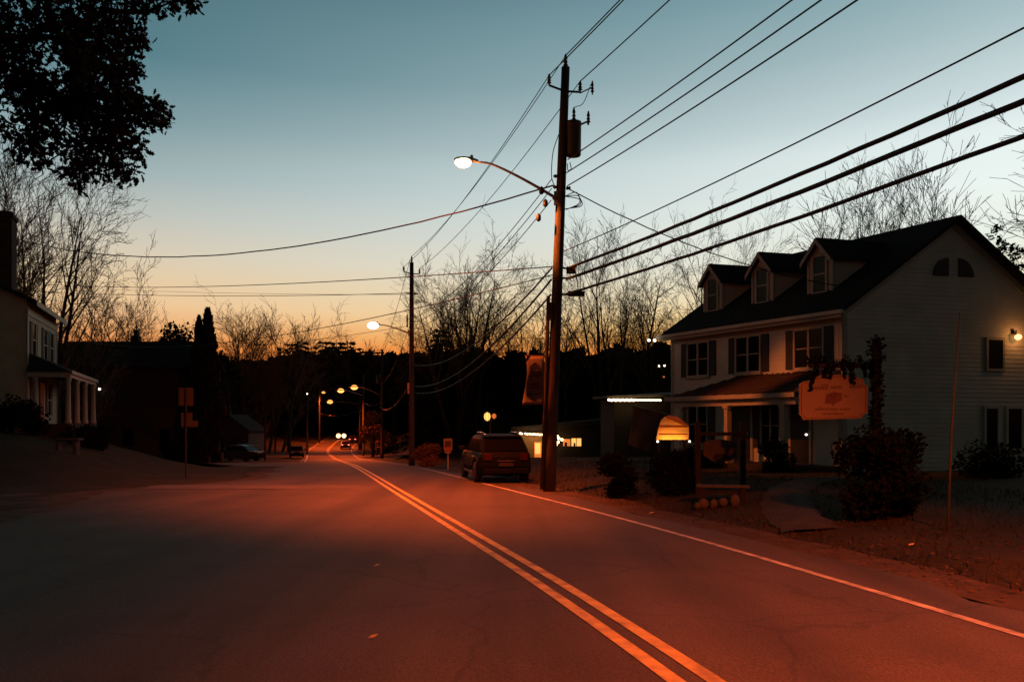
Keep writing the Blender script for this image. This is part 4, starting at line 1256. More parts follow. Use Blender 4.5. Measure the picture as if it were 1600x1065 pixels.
# bench with pale stones below
BN = P3(1127, 775, 18.2); bg_ = T(BN.x, 18.2)
bb = thing('garden_bench', 'low dark plank bench beside the sign posts near the path', 'bench', (BN.x, 18.2, bg_), radians(-14))
MB().box(-.55, .62, -.18, .18, .36, .41).build('seat', M_stone2, bb, bevel=.008)
for x in (-.42, .48):
    MB().box(x - .05, x + .05, -.15, .15, -.2, .359).build('leg', M_postwood, bb)
MB().box(-.36, .42, -.03, .03, .22, .28).build('stretcher', M_postwood, bb)
for i, (px_, s, lab) in enumerate(((1090, .085, 'leftmost pale round stone half hidden left of the plank bench'), (1099, .12, 'largest pale round stone in the row by the plank bench'),
                                 (1115, .085, 'narrow pale stone standing between the two largest by the plank bench'), (1130, .105, 'low pale stone under the right half of the plank bench'), (1148, .11, 'tall pale stone at the right end of the plank bench'))):
    x = PX(px_, 17.7)
    o = MB().ball((0, 0, s * .8), s, 14, 9, (1, .8, 1.35 if i in (2, 4) else 1.0)).build('garden_stone', M_stone, None, True)
    o.location = (x, 17.7, T(x, 17.7)); tag(o, lab, 'stone', 'pale stones by the plank bench')

# flag on a slanted staff at the porch
fs_ = thing('porch_flag', 'drooping faded flag on a slanted staff, left of the glowing sign', 'flag', P3(1063, 650, 28.5))
fo = fs_.location
sp0, sp1 = P3(1060, 651, 28.5) - fo, P3(988, 632, 28.2) - fo
MB().tube([sp0, sp1], .016, 8).build('staff', M_trim, fs_)
fm = MB(); nu, nv = 8, 10; vs = []
for j in range(nv + 1):
    for i in range(nu + 1):
        u, v = i / nu, j / nv
        tl, tr2, br, bl = P3(990, 634, 28.3) - fo, P3(1036, 645, 28.4) - fo, P3(1013, 706, 28.3) - fo, P3(982, 694, 28.3) - fo
        p = tl.lerp(tr2, u).lerp(bl.lerp(br, u), v)
        p.y += .10 * sin(u * 7 + v * 2) * (.3 + v * .7)
        vs.append(p)
fm.add(vs, [(j * (nu + 1) + i, j * (nu + 1) + i + 1, (j + 1) * (nu + 1) + i + 1, (j + 1) * (nu + 1) + i) for j in range(nv) for i in range(nu)])
fo_ = fm.build('flag_cloth', M_flag, fs_, True)
so = fo_.modifiers.new('thick', 'SOLIDIFY'); so.thickness = .006

# thin white pole at right
wp = MB().tube([(0, 0, -.4), (.08, 0, 1.6), (.22, .02, 3.45)], [.022, .018, .010], 10).build('marker_pole', M_whitepost, None, True)
wp.location = (PX(1479, 12.6), 12.6, T(PX(1479, 12.6), 12.6))
tag(wp, 'thin pale leaning pole in the grass before the house gable', 'pole')
# small road sign near pole two
rs = thing('road_sign', 'small pale road sign with red panel behind the dark SUV', 'road sign', (PX(700, 42), 42, T(PX(700, 42), 42)))
rz_ = lambda py: P3(0, py, 42).z - rs.location.z
rx_ = lambda px_: PX(px_, 42) - rs.location.x
MB().bar((0, .03, -.4), (0, .03, rz_(684)), .05, .05).build('sign_post', M_steel, rs)
p1_ = MB().box(rx_(693.3), rx_(706.7), -.02, -.004, rz_(702.5), rz_(684.3)).build('sign_plate', M_plate, rs)
MB().box(rx_(695.3), rx_(704.8), -.026, -.021, rz_(697.5), rz_(688)).build('sign_symbol', M_plateink, p1_)
MB().box(rx_(695.8), rx_(704.4), -.026, -.021, rz_(701.5), rz_(698)).build('sign_band', M_plate2, p1_)
p2_ = MB().box(rx_(694.8), rx_(704.6), -.02, -.004, rz_(707.2), rz_(703)).build('sign_plate', M_plate, rs)
MB().box(rx_(696), rx_(703.5), -.026, -.021, rz_(705.8), rz_(704.2)).build('sign_band', M_plate2, p2_)

# street signs seen from the back on the left
sg = thing('street_sign', 'backs of stacked rectangular road signs on one post on the left bank', 'road sign', (PX(291, 32.5), 32.5, T(PX(291, 32.5), 32.5)))
gz_ = lambda py: P3(0, py, 32.5).z - sg.location.z
gx_ = lambda px_: PX(px_, 32.5) - sg.location.x
MB().bar((0, -.03, -.4), (0, -.03, gz_(606)), .05, .04).build('sign_post', M_iron, sg)
MB().box(gx_(279), gx_(302), .002, .012, gz_(633), gz_(605)).build('sign_plate', M_signback, sg)
MB().box(gx_(283), gx_(300.5), .002, .012, gz_(666), gz_(644)).build('sign_plate', M_signback, sg)
MB().box(gx_(296), gx_(309), .014, .024, gz_(666), gz_(656.5)).build('sign_plate', M_signback, sg)
# white marker posts on the left
for px_, d_, h_, lab in ((327, 62, .5, 'left of two short pale posts across the side street'), (346.5, 62, .8, 'right taller of two short pale posts across the side street')):
    o = MB().box(-.10, .10, -.08, .08, -.3, h_).build('marker_post', M_whitepost, None, bevel=.02)
    o.location = (PX(px_, d_), d_, T(PX(px_, d_), d_)); tag(o, lab, 'post', 'short pale posts')
# stone bench on the left lawn
sb = thing('stone_bench', 'weathered stone bench on the dark lawn before the left porch', 'bench', (PX(106, 35), 35, T(PX(106, 35), 35)), radians(-4))
tz = P3(0, 682, 35).z - sb.location.z
tz = max(.36, min(.6, tz))
MB().box(-.62, .62, -.2, .2, tz - .09, tz).build('seat', M_stone2, sb, bevel=.015)
for x in (-.4, .4):
    MB().box(x - .07, x + .07, -.15, .15, -.2, tz - .091).build('leg', M_stone2, sb)

# ------------------------------------------------------------------ vehicles
def car(name, label, loc, rz, suv, paint, head=None, tail=None, detail=True, group=None):
    """built nose towards +Y, origin on the ground in the middle"""
    t = thing(name, label, 'car', loc, rz, group)
    Lc, Wc, Hc = (4.65, 1.86, 1.67) if suv else (4.5, 1.78, 1.45)
    R = .36 if suv else .32
    yf, yr = Lc / 2 - .92, -Lc / 2 + .95
    gc = .24
    belt = 1.02 if suv else .90
    def arc(yc):
        return [(yc - (R + .07) * cos(a), gc + max(0, (R + .07) * sin(a) * 1.0 + R - gc - .0)) for a in [pi * i / 8 for i in range(9)]]
    h = Lc / 2
    low = [(-h + .04, gc + .16)] + [(yr - R - .10, gc)] + arc(yr) + [(yf - R - .1, gc)] + arc(yf) + [(h - .25, gc - .02), (h - .02, gc + .18)]
    if suv:
        top = [(h, .62), (h - .12, .80), (h - .55, .98), (h - 1.15, 1.06), (h - 1.35, belt + .06),
               (-h + .10, belt + .06), (-h + .02, belt - .12), (-h, .62)]
    else:
        top = [(h, .58), (h - .15, .72), (h - .9, .86), (h - 1.2, belt), (-h + .75, belt + .02), (-h + .12, belt - .02), (-h, .74)]
    prof = low + top
    def wid(y, z):
        w_ = Wc / 2
        w_ *= 1 - .10 * ss(y, h - .9, h) - .06 * ss(-y, h - .6, h)
        w_ *= 1 - .05 * ss(z, .55, belt) - .05 * ss(-z, -.45, -.2)
        return w_
    m = MB(); n = len(prof)
    vs = [(-wid(y, z), y, z) for y, z in prof] + [(wid(y, z), y, z) for y, z in prof]
    m.add(vs, [list(range(n)), list(range(n, 2 * n))[::-1]] + [(i, n + i, n + (i + 1) % n, (i + 1) % n) for i in range(n)])
    m.build('body', paint, t, False, .07 if suv else .045)
    # greenhouse
    if suv:
        gl_ = [(h - 1.25, belt + .03), (h - 2.0, Hc - .07), (h - 2.5, Hc), (-h + .95, Hc - .03), (-h + .62, Hc - .11), (-h + .12, belt + .03)]
    else:
        gl_ = [(h - 1.15, belt - .02), (h - 1.95, Hc - .05), (h - 2.4, Hc), (-h + 1.45, Hc - .03), (-h + 1.3, Hc - .09), (-h + .62, belt)]
    def gw(z):
        return (Wc / 2 - .07) * (1 - .20 * (z - belt) / (Hc - belt))
    n = len(gl_)
    vs = [(-gw(z), y, z) for y, z in gl_] + [(gw(z), y, z) for y, z in gl_]
    m = MB().add(vs, [list(range(n)), list(range(n, 2 * n))[::-1]] + [(i, n + i, n + (i + 1) % n, (i + 1) % n) for i in range(n)])
    m.build('roof', paint, t, False, .10 if suv else .06)
    def slab(p, q_, x0f, x1f, off, nm):
        (ya, za), (yb, zb2) = p, q_
        d_ = Vector((0, yb - ya, zb2 - za)).normalized(); nrm_ = Vector((0, -d_.z, d_.y)) * off
        vs = [Vector((-gw(za) * x0f, ya, za)), Vector((gw(za) * x0f, ya, za)), Vector((gw(zb2) * x1f, yb, zb2)), Vector((-gw(zb2) * x1f, yb, zb2))]
        vs = [v + nrm_ for v in vs]
        MB().prism(vs, nrm_ * -.6).build(nm, M_glass, t)
    fr0, fr1, rr1, rr0 = gl_[0], gl_[1], gl_[-2], gl_[-1]
    lerp = lambda a, b, s: (a[0] + (b[0] - a[0]) * s, a[1] + (b[1] - a[1]) * s)
    slab(lerp(fr0, fr1, .08), lerp(fr0, fr1, .92), .9, .88, -.012, 'windscreen')
    slab(lerp(rr0, rr1, .10), lerp(rr0, rr1, .94), .88, .86, .012, 'rear_window')
    # side windows
    for s in (-1, 1):
        zb0, zt0 = belt + .08, Hc - .17
        f = lambda z, a, b: a + (b - a) * (z - gl_[0][1]) / (gl_[1][1] - gl_[0][1])
        yfb = f(zb0, gl_[0][0], gl_[1][0]) - .12; yft = f(zt0, gl_[0][0], gl_[1][0]) - .10
        g_ = lambda z: rr0[0] + (rr1[0] - rr0[0]) * (z - rr0[1]) / (rr1[1] - rr0[1])
        yrb, yrt = g_(zb0) + .20, g_(zt0) + .18
        ym = (yfb + yrb) / 2 - .05
        for (ya, yb, yc, yd) in (((yfb, yft, ym + .05, ym + .05)), (ym - .05, ym - .05, yrb, yrt)):
            vs = [Vector((s * (gw(zb0) + .006), ya, zb0)), Vector((s * (gw(zt0) + .006), yb, zt0)), Vector((s * (gw(zt0) + .006), yd, zt0)), Vector((s * (gw(zb0) + .006), yc, zb0))]
            MB().prism(vs, (-s * .02, 0, 0)).build('side_window', M_glass, t)
    for s in (-1, 1):
        for yc in (yf, yr):
            x0 = s * (Wc / 2 - .20); sg_ = s
            pr_ = [(R * .6, 0), (R * .95, 0), (R, .03), (R, .17), (R * .95, .20), (R * .6, .20)]
            wh = MB().lathe([(r_, z * sg_) for r_, z in pr_], 22, (x0, yc, R), 'X').build('wheel', M_tyre, t, True)
            rm = MB().lathe([(.05, .17 * sg_), (.08, .19 * sg_), (R * .30, .18 * sg_), (R * .60, .202 * sg_), (R * .62, .19 * sg_), (R * .3, .165 * sg_)], 18, (x0, yc, R), 'X')
            rm.build('rim', M_rim, wh, True)
    hw = Wc / 2
    zt_l = .92 if suv else .78
    for s in (-1, 1):
        tl_ = MB().box(s * (hw - .32) - .14, s * (hw - .32) + .12, -h - .015, -h + .06, zt_l - (.12 if suv else .06), zt_l + (.10 if suv else .06))
        tl_.build('tail_light', tail or M_tailglass, t, bevel=.01)
        hl_ = MB().box(s * (hw - .36) - .15, s * (hw - .36) + .15, h - .14, h + .01, .62, .76)
        hl_.build('headlight', head or M_chrome, t, bevel=.01)
    MB().box(-.25, .25, -h - .022, -h - .001, .60 if suv else .62, .72 if suv else .74).build('licence_plate', M_licence, t)
    MB().box(-hw + .14, hw - .14, -h - .06, -h + .1, .34, .52).build('rear_bumper', M_trimblack, t, bevel=.03)
    MB().box(-hw + .18, hw - .18, h - .1, h + .05, .30, .50).build('front_bumper', M_trimblack, t, bevel=.03)
    if detail:
        for s in (-1, 1):
            MB().tube([(s * .60, h - 2.45, Hc + .01), (s * .61, h - 2.6, Hc + .065), (s * .61, -h + .95, Hc + .055), (s * .60, -h + .75, Hc - .01)], .018, 8).build('roof_rail', M_chrome, t, True)
            mm = MB().box(s * (hw + .08) - .12, s * (hw + .08) + .10, h - 1.62, h - 1.45, belt + .04, belt + .20)
            mm.build('wing_mirror', paint, t, bevel=.03)
            for y in (h - 2.3, h - 3.2):
                MB().box(s * hw * .955 - .02, s * hw * .955 + .02, y - .1, y + .1, .86, .90).build('door_handle', M_chrome, t, bevel=.006)
            MB().box(s * (hw - .03) - .03, s * (hw - .03) + .03, yr + R + .15, yf - R - .15, .30, .38).build('side_sill', M_chrome if s < 0 else M_trimblack, t, bevel=.01)
        MB().box(-gw(Hc - .1) * .92, gw(Hc - .1) * .92, -h + .50, -h + .76, Hc - .10, Hc - .05).build('spoiler', paint, t, bevel=.015)
        MB().tube([(0, -h + .16, belt + .10), (.32, -h + .19, belt + .17)], .012, 6).build('wiper', M_trimblack, t)
        MB().box(-.3, .3, -h - .03, -h - .002, .76, .80).build('tailgate_handle', M_chrome, t, bevel=.006)
    return t
hd = radians(12.5)
car('parked_car', 'dark SUV with roof rails parked on the right shoulder beside the leaning pole', (-.72, 30.6, T(-.72, 30.6) + .02), hd, True, M_car).scale = (1.06, 1.03, 1.05)
def on_road(px_, d, off=0):
    return Vector((PX(px_, d), d, T(PX(px_, d), d) + .01))
def heading(y):
    return -atan2(XC(y + 3) - XC(y - 3), 6)
oc = car('oncoming_car', 'oncoming car with two dazzling headlights in the dip', on_road(534.5, 178), heading(178) + pi, True, M_car3, E_head, None, False)
for s in (-1, 1):
    lamp('SPOT', (s * .55, 2.5, .75), 1800, (1, .6, .25), oc, (s * .55, 22, -.6), .06, 50, .6, 'headlight_beam')
    MB().ball((s * .60, 2.36, .70), .48, 12, 8, (1, .35, 1)).build('headlight_glare', E_head, oc, True)  # oversize glowing ball added for the glare of each headlight
car('red_car', 'red car with lit tail lights driving away, nearest in the dip', on_road(540, 146), heading(146), False, M_car2, None, E_tail, False)
car('departing_car', 'dark car with lit tail lights ahead of the red car', on_road(552, 166), heading(166), False, M_car3, None, E_tail, False)
car('departing_car', 'farthest car with one red glow, at the bend of the road', on_road(562, 226), heading(226), False, M_car3, None, E_tail, False)
car('parked_car', 'dark parked car at the left edge of the far road', (PX(464, 100), 100, T(PX(464, 100), 100) + .02), heading(95) + pi, False, M_car)
car('parked_car', 'dim parked car with pale glints across the side street', (PX(372, 70), 70, T(PX(372, 70), 70) + .02), radians(75), False, M_car3)
# wheelie bin at the road edge
wb = thing('wheelie_bin', 'dark wheeled bin standing at the right edge of the road in the dip', 'bin', (PX(563, 140), 140, T(PX(563, 140), 140)))
m = MB(); m.add([(-.26, -.26, .1), (.26, -.26, .1), (.26, .3, .1), (-.26, .3, .1), (-.36, -.36, 1.1), (.36, -.36, 1.1), (.36, .4, 1.1), (-.36, .4, 1.1)],
                [(0, 3, 2, 1), (4, 5, 6, 7), (0, 1, 5, 4), (1, 2, 6, 5), (2, 3, 7, 6), (3, 0, 4, 7)])
m.build('bin_body', M_bin, wb, bevel=.02)
MB().box(-.38, .38, -.4, .42, 1.105, 1.18).build('lid', M_bin, wb, bevel=.02)
for s in (-1, 1):
    MB().lathe([(.14, -.03), (.14, .03)], 14, (s * .30, .33, .14), 'X').build('wheel', M_tyre, wb)

# ------------------------------------------------------------------ trees
def grow_tree(rng, H, stems=1, spread=.35, levels=4, r0=.22, up=.25, counts=(9, 6, 5, 3), ang=(25, 50), shrink=.58, thin=.014):
    trunk, br = MB(), MB()
    def branch(p, d, L, r, lev):
        nseg = 7 if lev == 0 else (5 if lev == 1 else (3 if lev == 2 else 2))
        pts = [p.copy()]; rads = [r]; dirs = [d.copy()]
        q_ = p.copy(); dd = d.copy()
        for i in range(nseg):
            j = .055 if lev == 0 else (.075 if lev == 1 else .10)
            dd = (dd + Vector((rng.gauss(0, j), rng.gauss(0, j), rng.gauss(0, j * .5))) + Vector((0, 0, up * (.5 if lev == 0 else (.26 if lev == 1 else .07))))).normalized()
            q_ = q_ + dd * L / nseg
            pts.append(q_.copy()); dirs.append(dd.copy())
            s = (i + 1) / nseg
            rads.append(max(thin * .7, r * (1 - .93 * s ** 1.25)))
        (trunk if lev == 0 else br).tube(pts, rads, (8 if lev == 0 else (5 if lev == 1 else 3)), caps=(lev == 0))
        if lev >= levels: return
        nc = counts[min(lev, len(counts) - 1)]
        for k in range(nc):
            s = (.28 if lev == 0 else .15) + (.72 if lev == 0 else .85) * (k + rng.random()) / nc
            i = min(nseg - 1, int(s * nseg)); f = s * nseg - i
            pp_ = pts[i].lerp(pts[i + 1], f); rr = rads[i] * (1 - f) + rads[i + 1] * f
            base = dirs[i + 1]
            a = radians(rng.uniform(*ang)) * (1.1 if lev == 0 else 1)
            az = rng.uniform(0, 2 * pi)
            o1 = base.orthogonal().normalized(); o2 = base.cross(o1)
            nd = (base * cos(a) + (o1 * cos(az) + o2 * sin(az)) * sin(a)).normalized()
            ln = L * (.50 if lev == 0 else shrink) * rng.uniform(.6, 1.15) * (1.0 - .45 * s if lev == 0 else 1)
            branch(pp_, nd, ln, max(thin, rr * rng.uniform(.46, .70) * (1 if lev == 0 else .85)), lev + 1)
    for k in range(stems):
        az = rng.uniform(0, 2 * pi); sp = spread * (.25 + rng.random() * .6) if stems > 1 else spread * .1
        d = Vector((cos(az) * sp, sin(az) * sp, 1)).normalized()
        branch(Vector((cos(az) * .25 * (stems > 1), sin(az) * .25 * (stems > 1), -.5)), d, H * rng.uniform(.82, 1.0), r0 * (1 if stems == 1 else .75), 0)
    return trunk, br
def tree_proto(seed, **kw):
    rng = random.Random(seed)
    t = bpy.data.objects.new('bare_tree', None); C.objects.link(t)
    t['label'] = 'bare tree'; t['category'] = 'tree'
    a, b = grow_tree(rng, **kw)
    a.build('trunk', M_bark, t, True); b.build('crown', M_twig, t)
    return t
protoA = tree_proto(1, H=16, stems=3, spread=.30, r0=.29, up=.26, counts=(8, 5, 4, 3), ang=(18, 42))      # upright clump
protoB = tree_proto(2, H=14, stems=1, spread=.1, r0=.24, up=.22, counts=(11, 6, 4, 3), ang=(24, 52))
protoC = tree_proto(3, H=12, stems=2, spread=.75, r0=.19, up=.22, counts=(6, 5, 4, 3), ang=(18, 40))
protoD = tree_proto(4, H=15, stems=5, spread=.40, r0=.23, up=.26, counts=(7, 5, 4, 3), ang=(14, 36))
protoE = tree_proto(5, H=8, stems=4, spread=.5, r0=.07, up=.20, counts=(7, 5, 4), levels=3, ang=(16, 40), thin=.012)   # brushy
PROTO = {'A': (protoA, 16), 'B': (protoB, 14), 'C': (protoC, 12), 'D': (protoD, 15), 'E': (protoE, 8)}
used = set()
def put_tree(k, px_, d, ytop, label, group, rz=0.0, lean=0.0, wide=1.0):
    pr_, H = PROTO[k]
    x = PX(px_, d); z = T(x, d)
    top = EYE + (660 - ytop) / F * d
    s = (top - z) / (H * 1.08)
    sc = (s * wide, s * wide, s)
    if k not in used:
        used.add(k); r = pr_
        r.location = (x, d, z - .1); r.rotation_euler = (0, lean, rz); r.scale = sc
        r['label'] = label; r['category'] = 'bare tree'; r['group'] = group
        return r
    return dup(pr_, (x, d, z - .1), rz, sc, label, 'bare tree', group, 0, lean)
G1 = 'tall bare trees behind the left house'
put_tree('D', 40, 54, 240, 'tall bare tree rising just right of the left house chimney', G1, .3, -.03, .8)
put_tree('A', 68, 56, 255, 'bare many stemmed tree above the left house eave', G1, 1.2, -.02, .75)
put_tree('B', 90, 58, 275, 'bare tree with low spreading right limbs at the left house corner', G1, 2.0, -.05, .7)
put_tree('D', -10, 50, 250, 'bare tree behind the left house chimney at the photo edge', G1, 2.5, 0)
put_tree('E', 108, 60, 470, 'low bare shrub at the corner of the left house', G1, 1.0)
G2 = 'bare trees behind the long dark building'
put_tree('C', 206, 95, 442, 'forked bare tree left of the small chimney', G2, .5, 0)
put_tree('C', 240, 98, 440, 'forked bare tree right of the small chimney', G2, 2.6, .04)
put_tree('B', 168, 100, 470, 'thin bare tree over the left part of the long roof', G2, 1.6)
put_tree('E', 150, 96, 500, 'low bare brush over the left end of the long roof', G2, .8, 0, 1.6)
G3 = 'bare thicket right of the columnar evergreen'
for px_, yt, k, lab in ((358, 500, 'E', 'leftmost brushy bare tree beside the columnar evergreen'), (378, 497, 'B', 'slim bare tree second from the columnar evergreen'),
                        (398, 505, 'E', 'low brushy bare tree in the middle of the left thicket'), (415, 500, 'D', 'many stemmed bare tree right of the middle of the left thicket'),
                        (432, 505, 'E', 'brushy bare tree near the right end of the left thicket'), (452, 512, 'B', 'last slim bare tree before the row of dark spruces')):
    put_tree(k, px_, 128 + (px_ % 7), yt, lab, G3, px_ * .7, 0, 1.2)
G4 = 'bare trees on the far skyline'
put_tree('C', 577, 185, 512, 'forked bare tree under the bluish lamp glow', G4, .2, 0, 1.3)
put_tree('B', 616, 190, 522, 'round bare tree left of the white lamp pole', G4, 1.1, 0, 1.5)
put_tree('E', 655, 150, 535, 'low bare brush just right of the white lamp pole', G4, 1.9, 0, 1.4)
G5 = 'bare trees between the two nearest poles'
put_tree('A', 712, 80, 398, 'upright bare tree beside the spruce, left of its clump', G5, .4, -.03)
put_tree('D', 726, 84, 440, 'dense dark many stemmed bare tree behind the sagging cables', G5, 2.2, .02)
put_tree('B', 745, 82, 402, 'bare tree leaning right in the middle of the clump', G5, .9, .12)
put_tree('A', 764, 86, 415, 'bare tree leaning far right across the thick sagging cables', G5, 3.0, .26)
put_tree('E', 700, 90, 480, 'brushy bare tree right behind the spruce', G5, 1.4, -.1, 1.5)
put_tree('E', 800, 92, 470, 'low brushy bare tree above the hanging banner', G5, .3, .05, 1.6)
put_tree('C', 835, 88, 455, 'bare forked tree touching the riser pipe of the leaning pole', G5, 2.0, 0)
G6 = 'bare trees between the leaning pole and the white house'
put_tree('B', 884, 75, 458, 'thin bare tree just right of the leaning pole', G6, .7, 0, .7)
put_tree('E', 912, 92, 485, 'brushy bare tree low between the leaning pole and big clump', G6, 2.9, 0, 1.2)
put_tree('D', 955, 72, 365, 'big many stemmed bare tree below the thick black cables', G6, 1.0, .02, .9)
put_tree('B', 1008, 74, 400, 'bare tree with curving limbs right of the big clump', G6, 2.4, .05)
put_tree('E', 985, 95, 475, 'brushy bare tree behind the big clump', G6, .6, 0, 1.2)
put_tree('C', 1045, 70, 420, 'sparse forked bare tree left of the first dormer', G6, 1.5, -.05, .8)
put_tree('B', 1085, 66, 338, 'tall slender bare tree above the first dormer', G6, 3.3, -.03, .55)
put_tree('A', 1145, 68, 345, 'bushy bare treetop above the second dormer', G6, .2, .02, .6)
put_tree('C', 1055, 85, 470, 'bare tree low against the left eave of the white house', G6, 2.7, 0, 1.2)
G7 = 'bare trees behind the white house roof'
put_tree('D', 1395, 58, 268, 'bare tree leaning over the left half of the white house roof', G7, .5, .08, .7)
put_tree('A', 1445, 56, 255, 'tallest bare tree behind the white house ridge', G7, 1.7, .12, .75)
put_tree('E', 1372, 60, 318, 'brushy low bare tree behind the third dormer', G7, 2.5, 0, 1.0)
put_tree('C', 1575, 54, 280, 'bare tree right of the gable peak', G7, .9, 0)
put_tree('B', 1640, 40, 140, 'bare branches reaching in at the right photo edge', G7, 2.1, -.03)

# conifers
def conifer_proto(seed, H, R, tiers, droop, dens, leaf, column=False, name='spruce'):
    rng = random.Random(seed)
    t = bpy.data.objects.new(name, None); C.objects.link(t)
    t['label'] = 'x'; t['category'] = 'conifer'
    MB().tube([(0, 0, -.5), (.05, 0, H * .5), (0, 0, H * .98)], [.02 * H, .012 * H, .02], 8).build('trunk', M_bark, t, True)
    mb = MB()
    if column:
        n = dens
        for _ in range(n):
            z = H * rng.random() ** .9
            prof_ = R * min(1, (1 - z / H) ** .6 * 1.35) * min(1, .55 + z / H * 2)
            a = rng.uniform(0, 2 * pi); r = prof_ * sqrt(rng.random()) * (1 + .12 * sin(z * 3 + a * 2))
            p = Vector((r * cos(a), r * sin(a), z))
            d = Vector((cos(a) * .5, sin(a) * .5, 1)) + Vector((rng.gauss(0, .3), rng.gauss(0, .3), 0)); d.normalize()
            b = d.orthogonal().normalized(); b = Matrix.Rotation(rng.uniform(0, pi), 3, d) @ b
            s = leaf * rng.uniform(.6, 1.3)
            mb.add([p - d * s, p + b * s * .45, p + d * s, p - b * s * .45], [(0, 1, 2, 3)])
    else:
        for i in range(tiers):
            f = i / tiers
            z = H * (.08 + .91 * f ** .86)
            Rz = R * (1 - (z / H - .08) / .93) ** .9 * rng.uniform(.8, 1.1) + .06 * R
            nb = max(4, int(9 * (1 - f) + 4))
            for k in range(nb):
                a = 2 * pi * (k + rng.random() * .7) / nb
                ln = Rz * rng.uniform(.75, 1.1)
                m_ = max(3, int(ln / leaf * dens))
                for j in range(m_):
                    s = (j + rng.random()) / m_
                    p = Vector((cos(a) * ln * s, sin(a) * ln * s, z - droop * ln * s + .25 * droop * ln * s * s))
                    for sd_ in (-1, 1):
                        dirv = Vector((cos(a + sd_ * .8), sin(a + sd_ * .8), -.25 + rng.gauss(0, .15)))
                        w_ = leaf * rng.uniform(.6, 1.2)
                        mb.add([p, p + dirv * w_ * 1.3 + Vector((0, 0, w_ * .22)), p + dirv * w_ * 1.7, p + dirv * w_ * 1.2 - Vector((0, 0, w_ * .25))], [(0, 1, 2, 3)])
    mb.build('crown', M_needle, t)
    return t
spr = conifer_proto(20, 10, 2.7, 24, .38, 2.6, .30)
spr2 = conifer_proto(21, 12, 2.6, 20, .38, 2.0, .42)
arb = conifer_proto(22, 11, 1.0, 0, 0, 5200, .26, True, 'columnar_evergreen')
first = set()
def put_con(pr_, H, px_, d, ytop, label, group=None, rz=0, wide=1.0):
    x = PX(px_, d); z = T(x, d); s = (EYE + (660 - ytop) / F * d - z) / H
    sc = (s * wide, s * wide, s)
    if pr_.name not in first:
        first.add(pr_.name)
        pr_.location = (x, d, z - .2); pr_.rotation_euler = (0, 0, rz); pr_.scale = sc; pr_['label'] = label; pr_['category'] = 'conifer'
        if group: pr_['group'] = group
        return pr_
    return dup(pr_, (x, d, z - .2), rz, sc, label, 'conifer', group)
put_con(spr, 10, 688, 82, 503, 'dark tiered spruce standing right of the white lamp pole', None, 0, 1.0)
put_con(arb, 11, 325, 63, 480, 'tall dark columnar evergreen with pointed top by the long roof', 'columnar evergreens', 0, .92)
put_con(arb, 11, 311, 63.5, 492, 'shorter columnar evergreen against the left side of the tall one', 'columnar evergreens', 2, .75)
GS = 'row of dark spruces on the skyline'
for i, (px_, yt, w_, lab) in enumerate(((443, 540, 1.1, 'leftmost small spruce of the skyline row'), (458, 533, 1.3, 'broad dark spruce second in the skyline row'), (470, 530, 1.2, 'tall spruce third from left in the skyline row'),
        (487, 538, 1.0, 'small spruce left of the narrow pointed one in the skyline row'), (504, 529, .7, 'narrow pointed spruce in the skyline row'), (516, 531, .9, 'spruce between the narrow pointed one and the bushy one'),
        (526, 530, 1.4, 'bushy rounded spruce in the skyline row'), (543, 530, 1.2, 'spruce left of the crossarm of the far pole'), (555, 540, 1.0, 'low spruce touching the crossarm of the far pole'), (571, 545, 1.0, 'last low spruce below the forked bare tree'))):
    put_con(spr2, 12, px_, 198 + (i * 37) % 17, yt - 4, lab, GS, i * 1.3, w_)

# autumn tree lit by far lamp
def leafy(name, label, loc, H, R, n, leaf, m_leaf, seed, cat='tree', flat=1.0, group=None, low=.25, blobs=9):
    rng = random.Random(seed)
    t = thing(name, label, cat, loc, 0, group)
    tr_, br_ = MB(), MB()
    tr_.tube([(0, 0, -.4), (.04 * H, 0, H * .35), (0, .02 * H, H * .75)], [.03 * H + .02, .02 * H + .01, .008], 7)
    lf = MB()
    for k in range(blobs):
        a = rng.uniform(0, 2 * pi); rr = R * sqrt(rng.random()) * .75; z = H * (low + (1 - low) * rng.random()) * .9
        rr *= sqrt(max(.15, 1 - ((z / H - .5) / .6) ** 2))
        c = Vector((rr * cos(a), rr * sin(a) * flat, z))
        br_.tube([(0, 0, H * low * .6), c * .6 + Vector((0, 0, H * .05)), c], [.012 * H + .006, .01, .004], 4, False)
        rb_ = R * rng.uniform(.35, .6)
        leaf_cloud(lf, c, (rb_, rb_ * flat, rb_ * .8), n // blobs, leaf, rng)
    tr_.build('trunk', M_bark, t, True); br_.build('branches', M_twig, t); lf.build('crown', m_leaf, t)
    return t
leafy('autumn_tree', 'reddish tree lit by the far orange lamp at the road edge', (PX(582, 104), 104, T(PX(582, 104), 104)), 6.4, 2.2, 1500, .20, M_redleaf, 31)
for px_, d_, yt_, R_, n_, low_, lab in ((276, 82, 489, 2.3, 900, .66, 'scraggly pine above the right end of the long dark roof'), (352, 112, 540, 1.7, 700, .5, 'small dark pine right of the columnar evergreen'),
        (1463, 50, 318, 1.9, 900, .72, 'dark pine crown behind the ridge of the white house'), (1562, 47, 314, .75, 800, .5, 'narrow dark conifer right of the gable peak'), (1590, 46, 345, .8, 700, .5, 'low dark conifer at the right photo edge beside the gable')):
    x_p = PX(px_, d_); zg_ = T(x_p, d_)
    leafy('pine', lab, (x_p, d_, zg_), (EYE + (660 - yt_) / F * d_ - zg_) * 1.02, R_, n_, .26 if d_ > 60 else .17, M_needle, px_, 'conifer', 1, None, low_, 20)
BZ = 'dark bushes beside the road on the right'
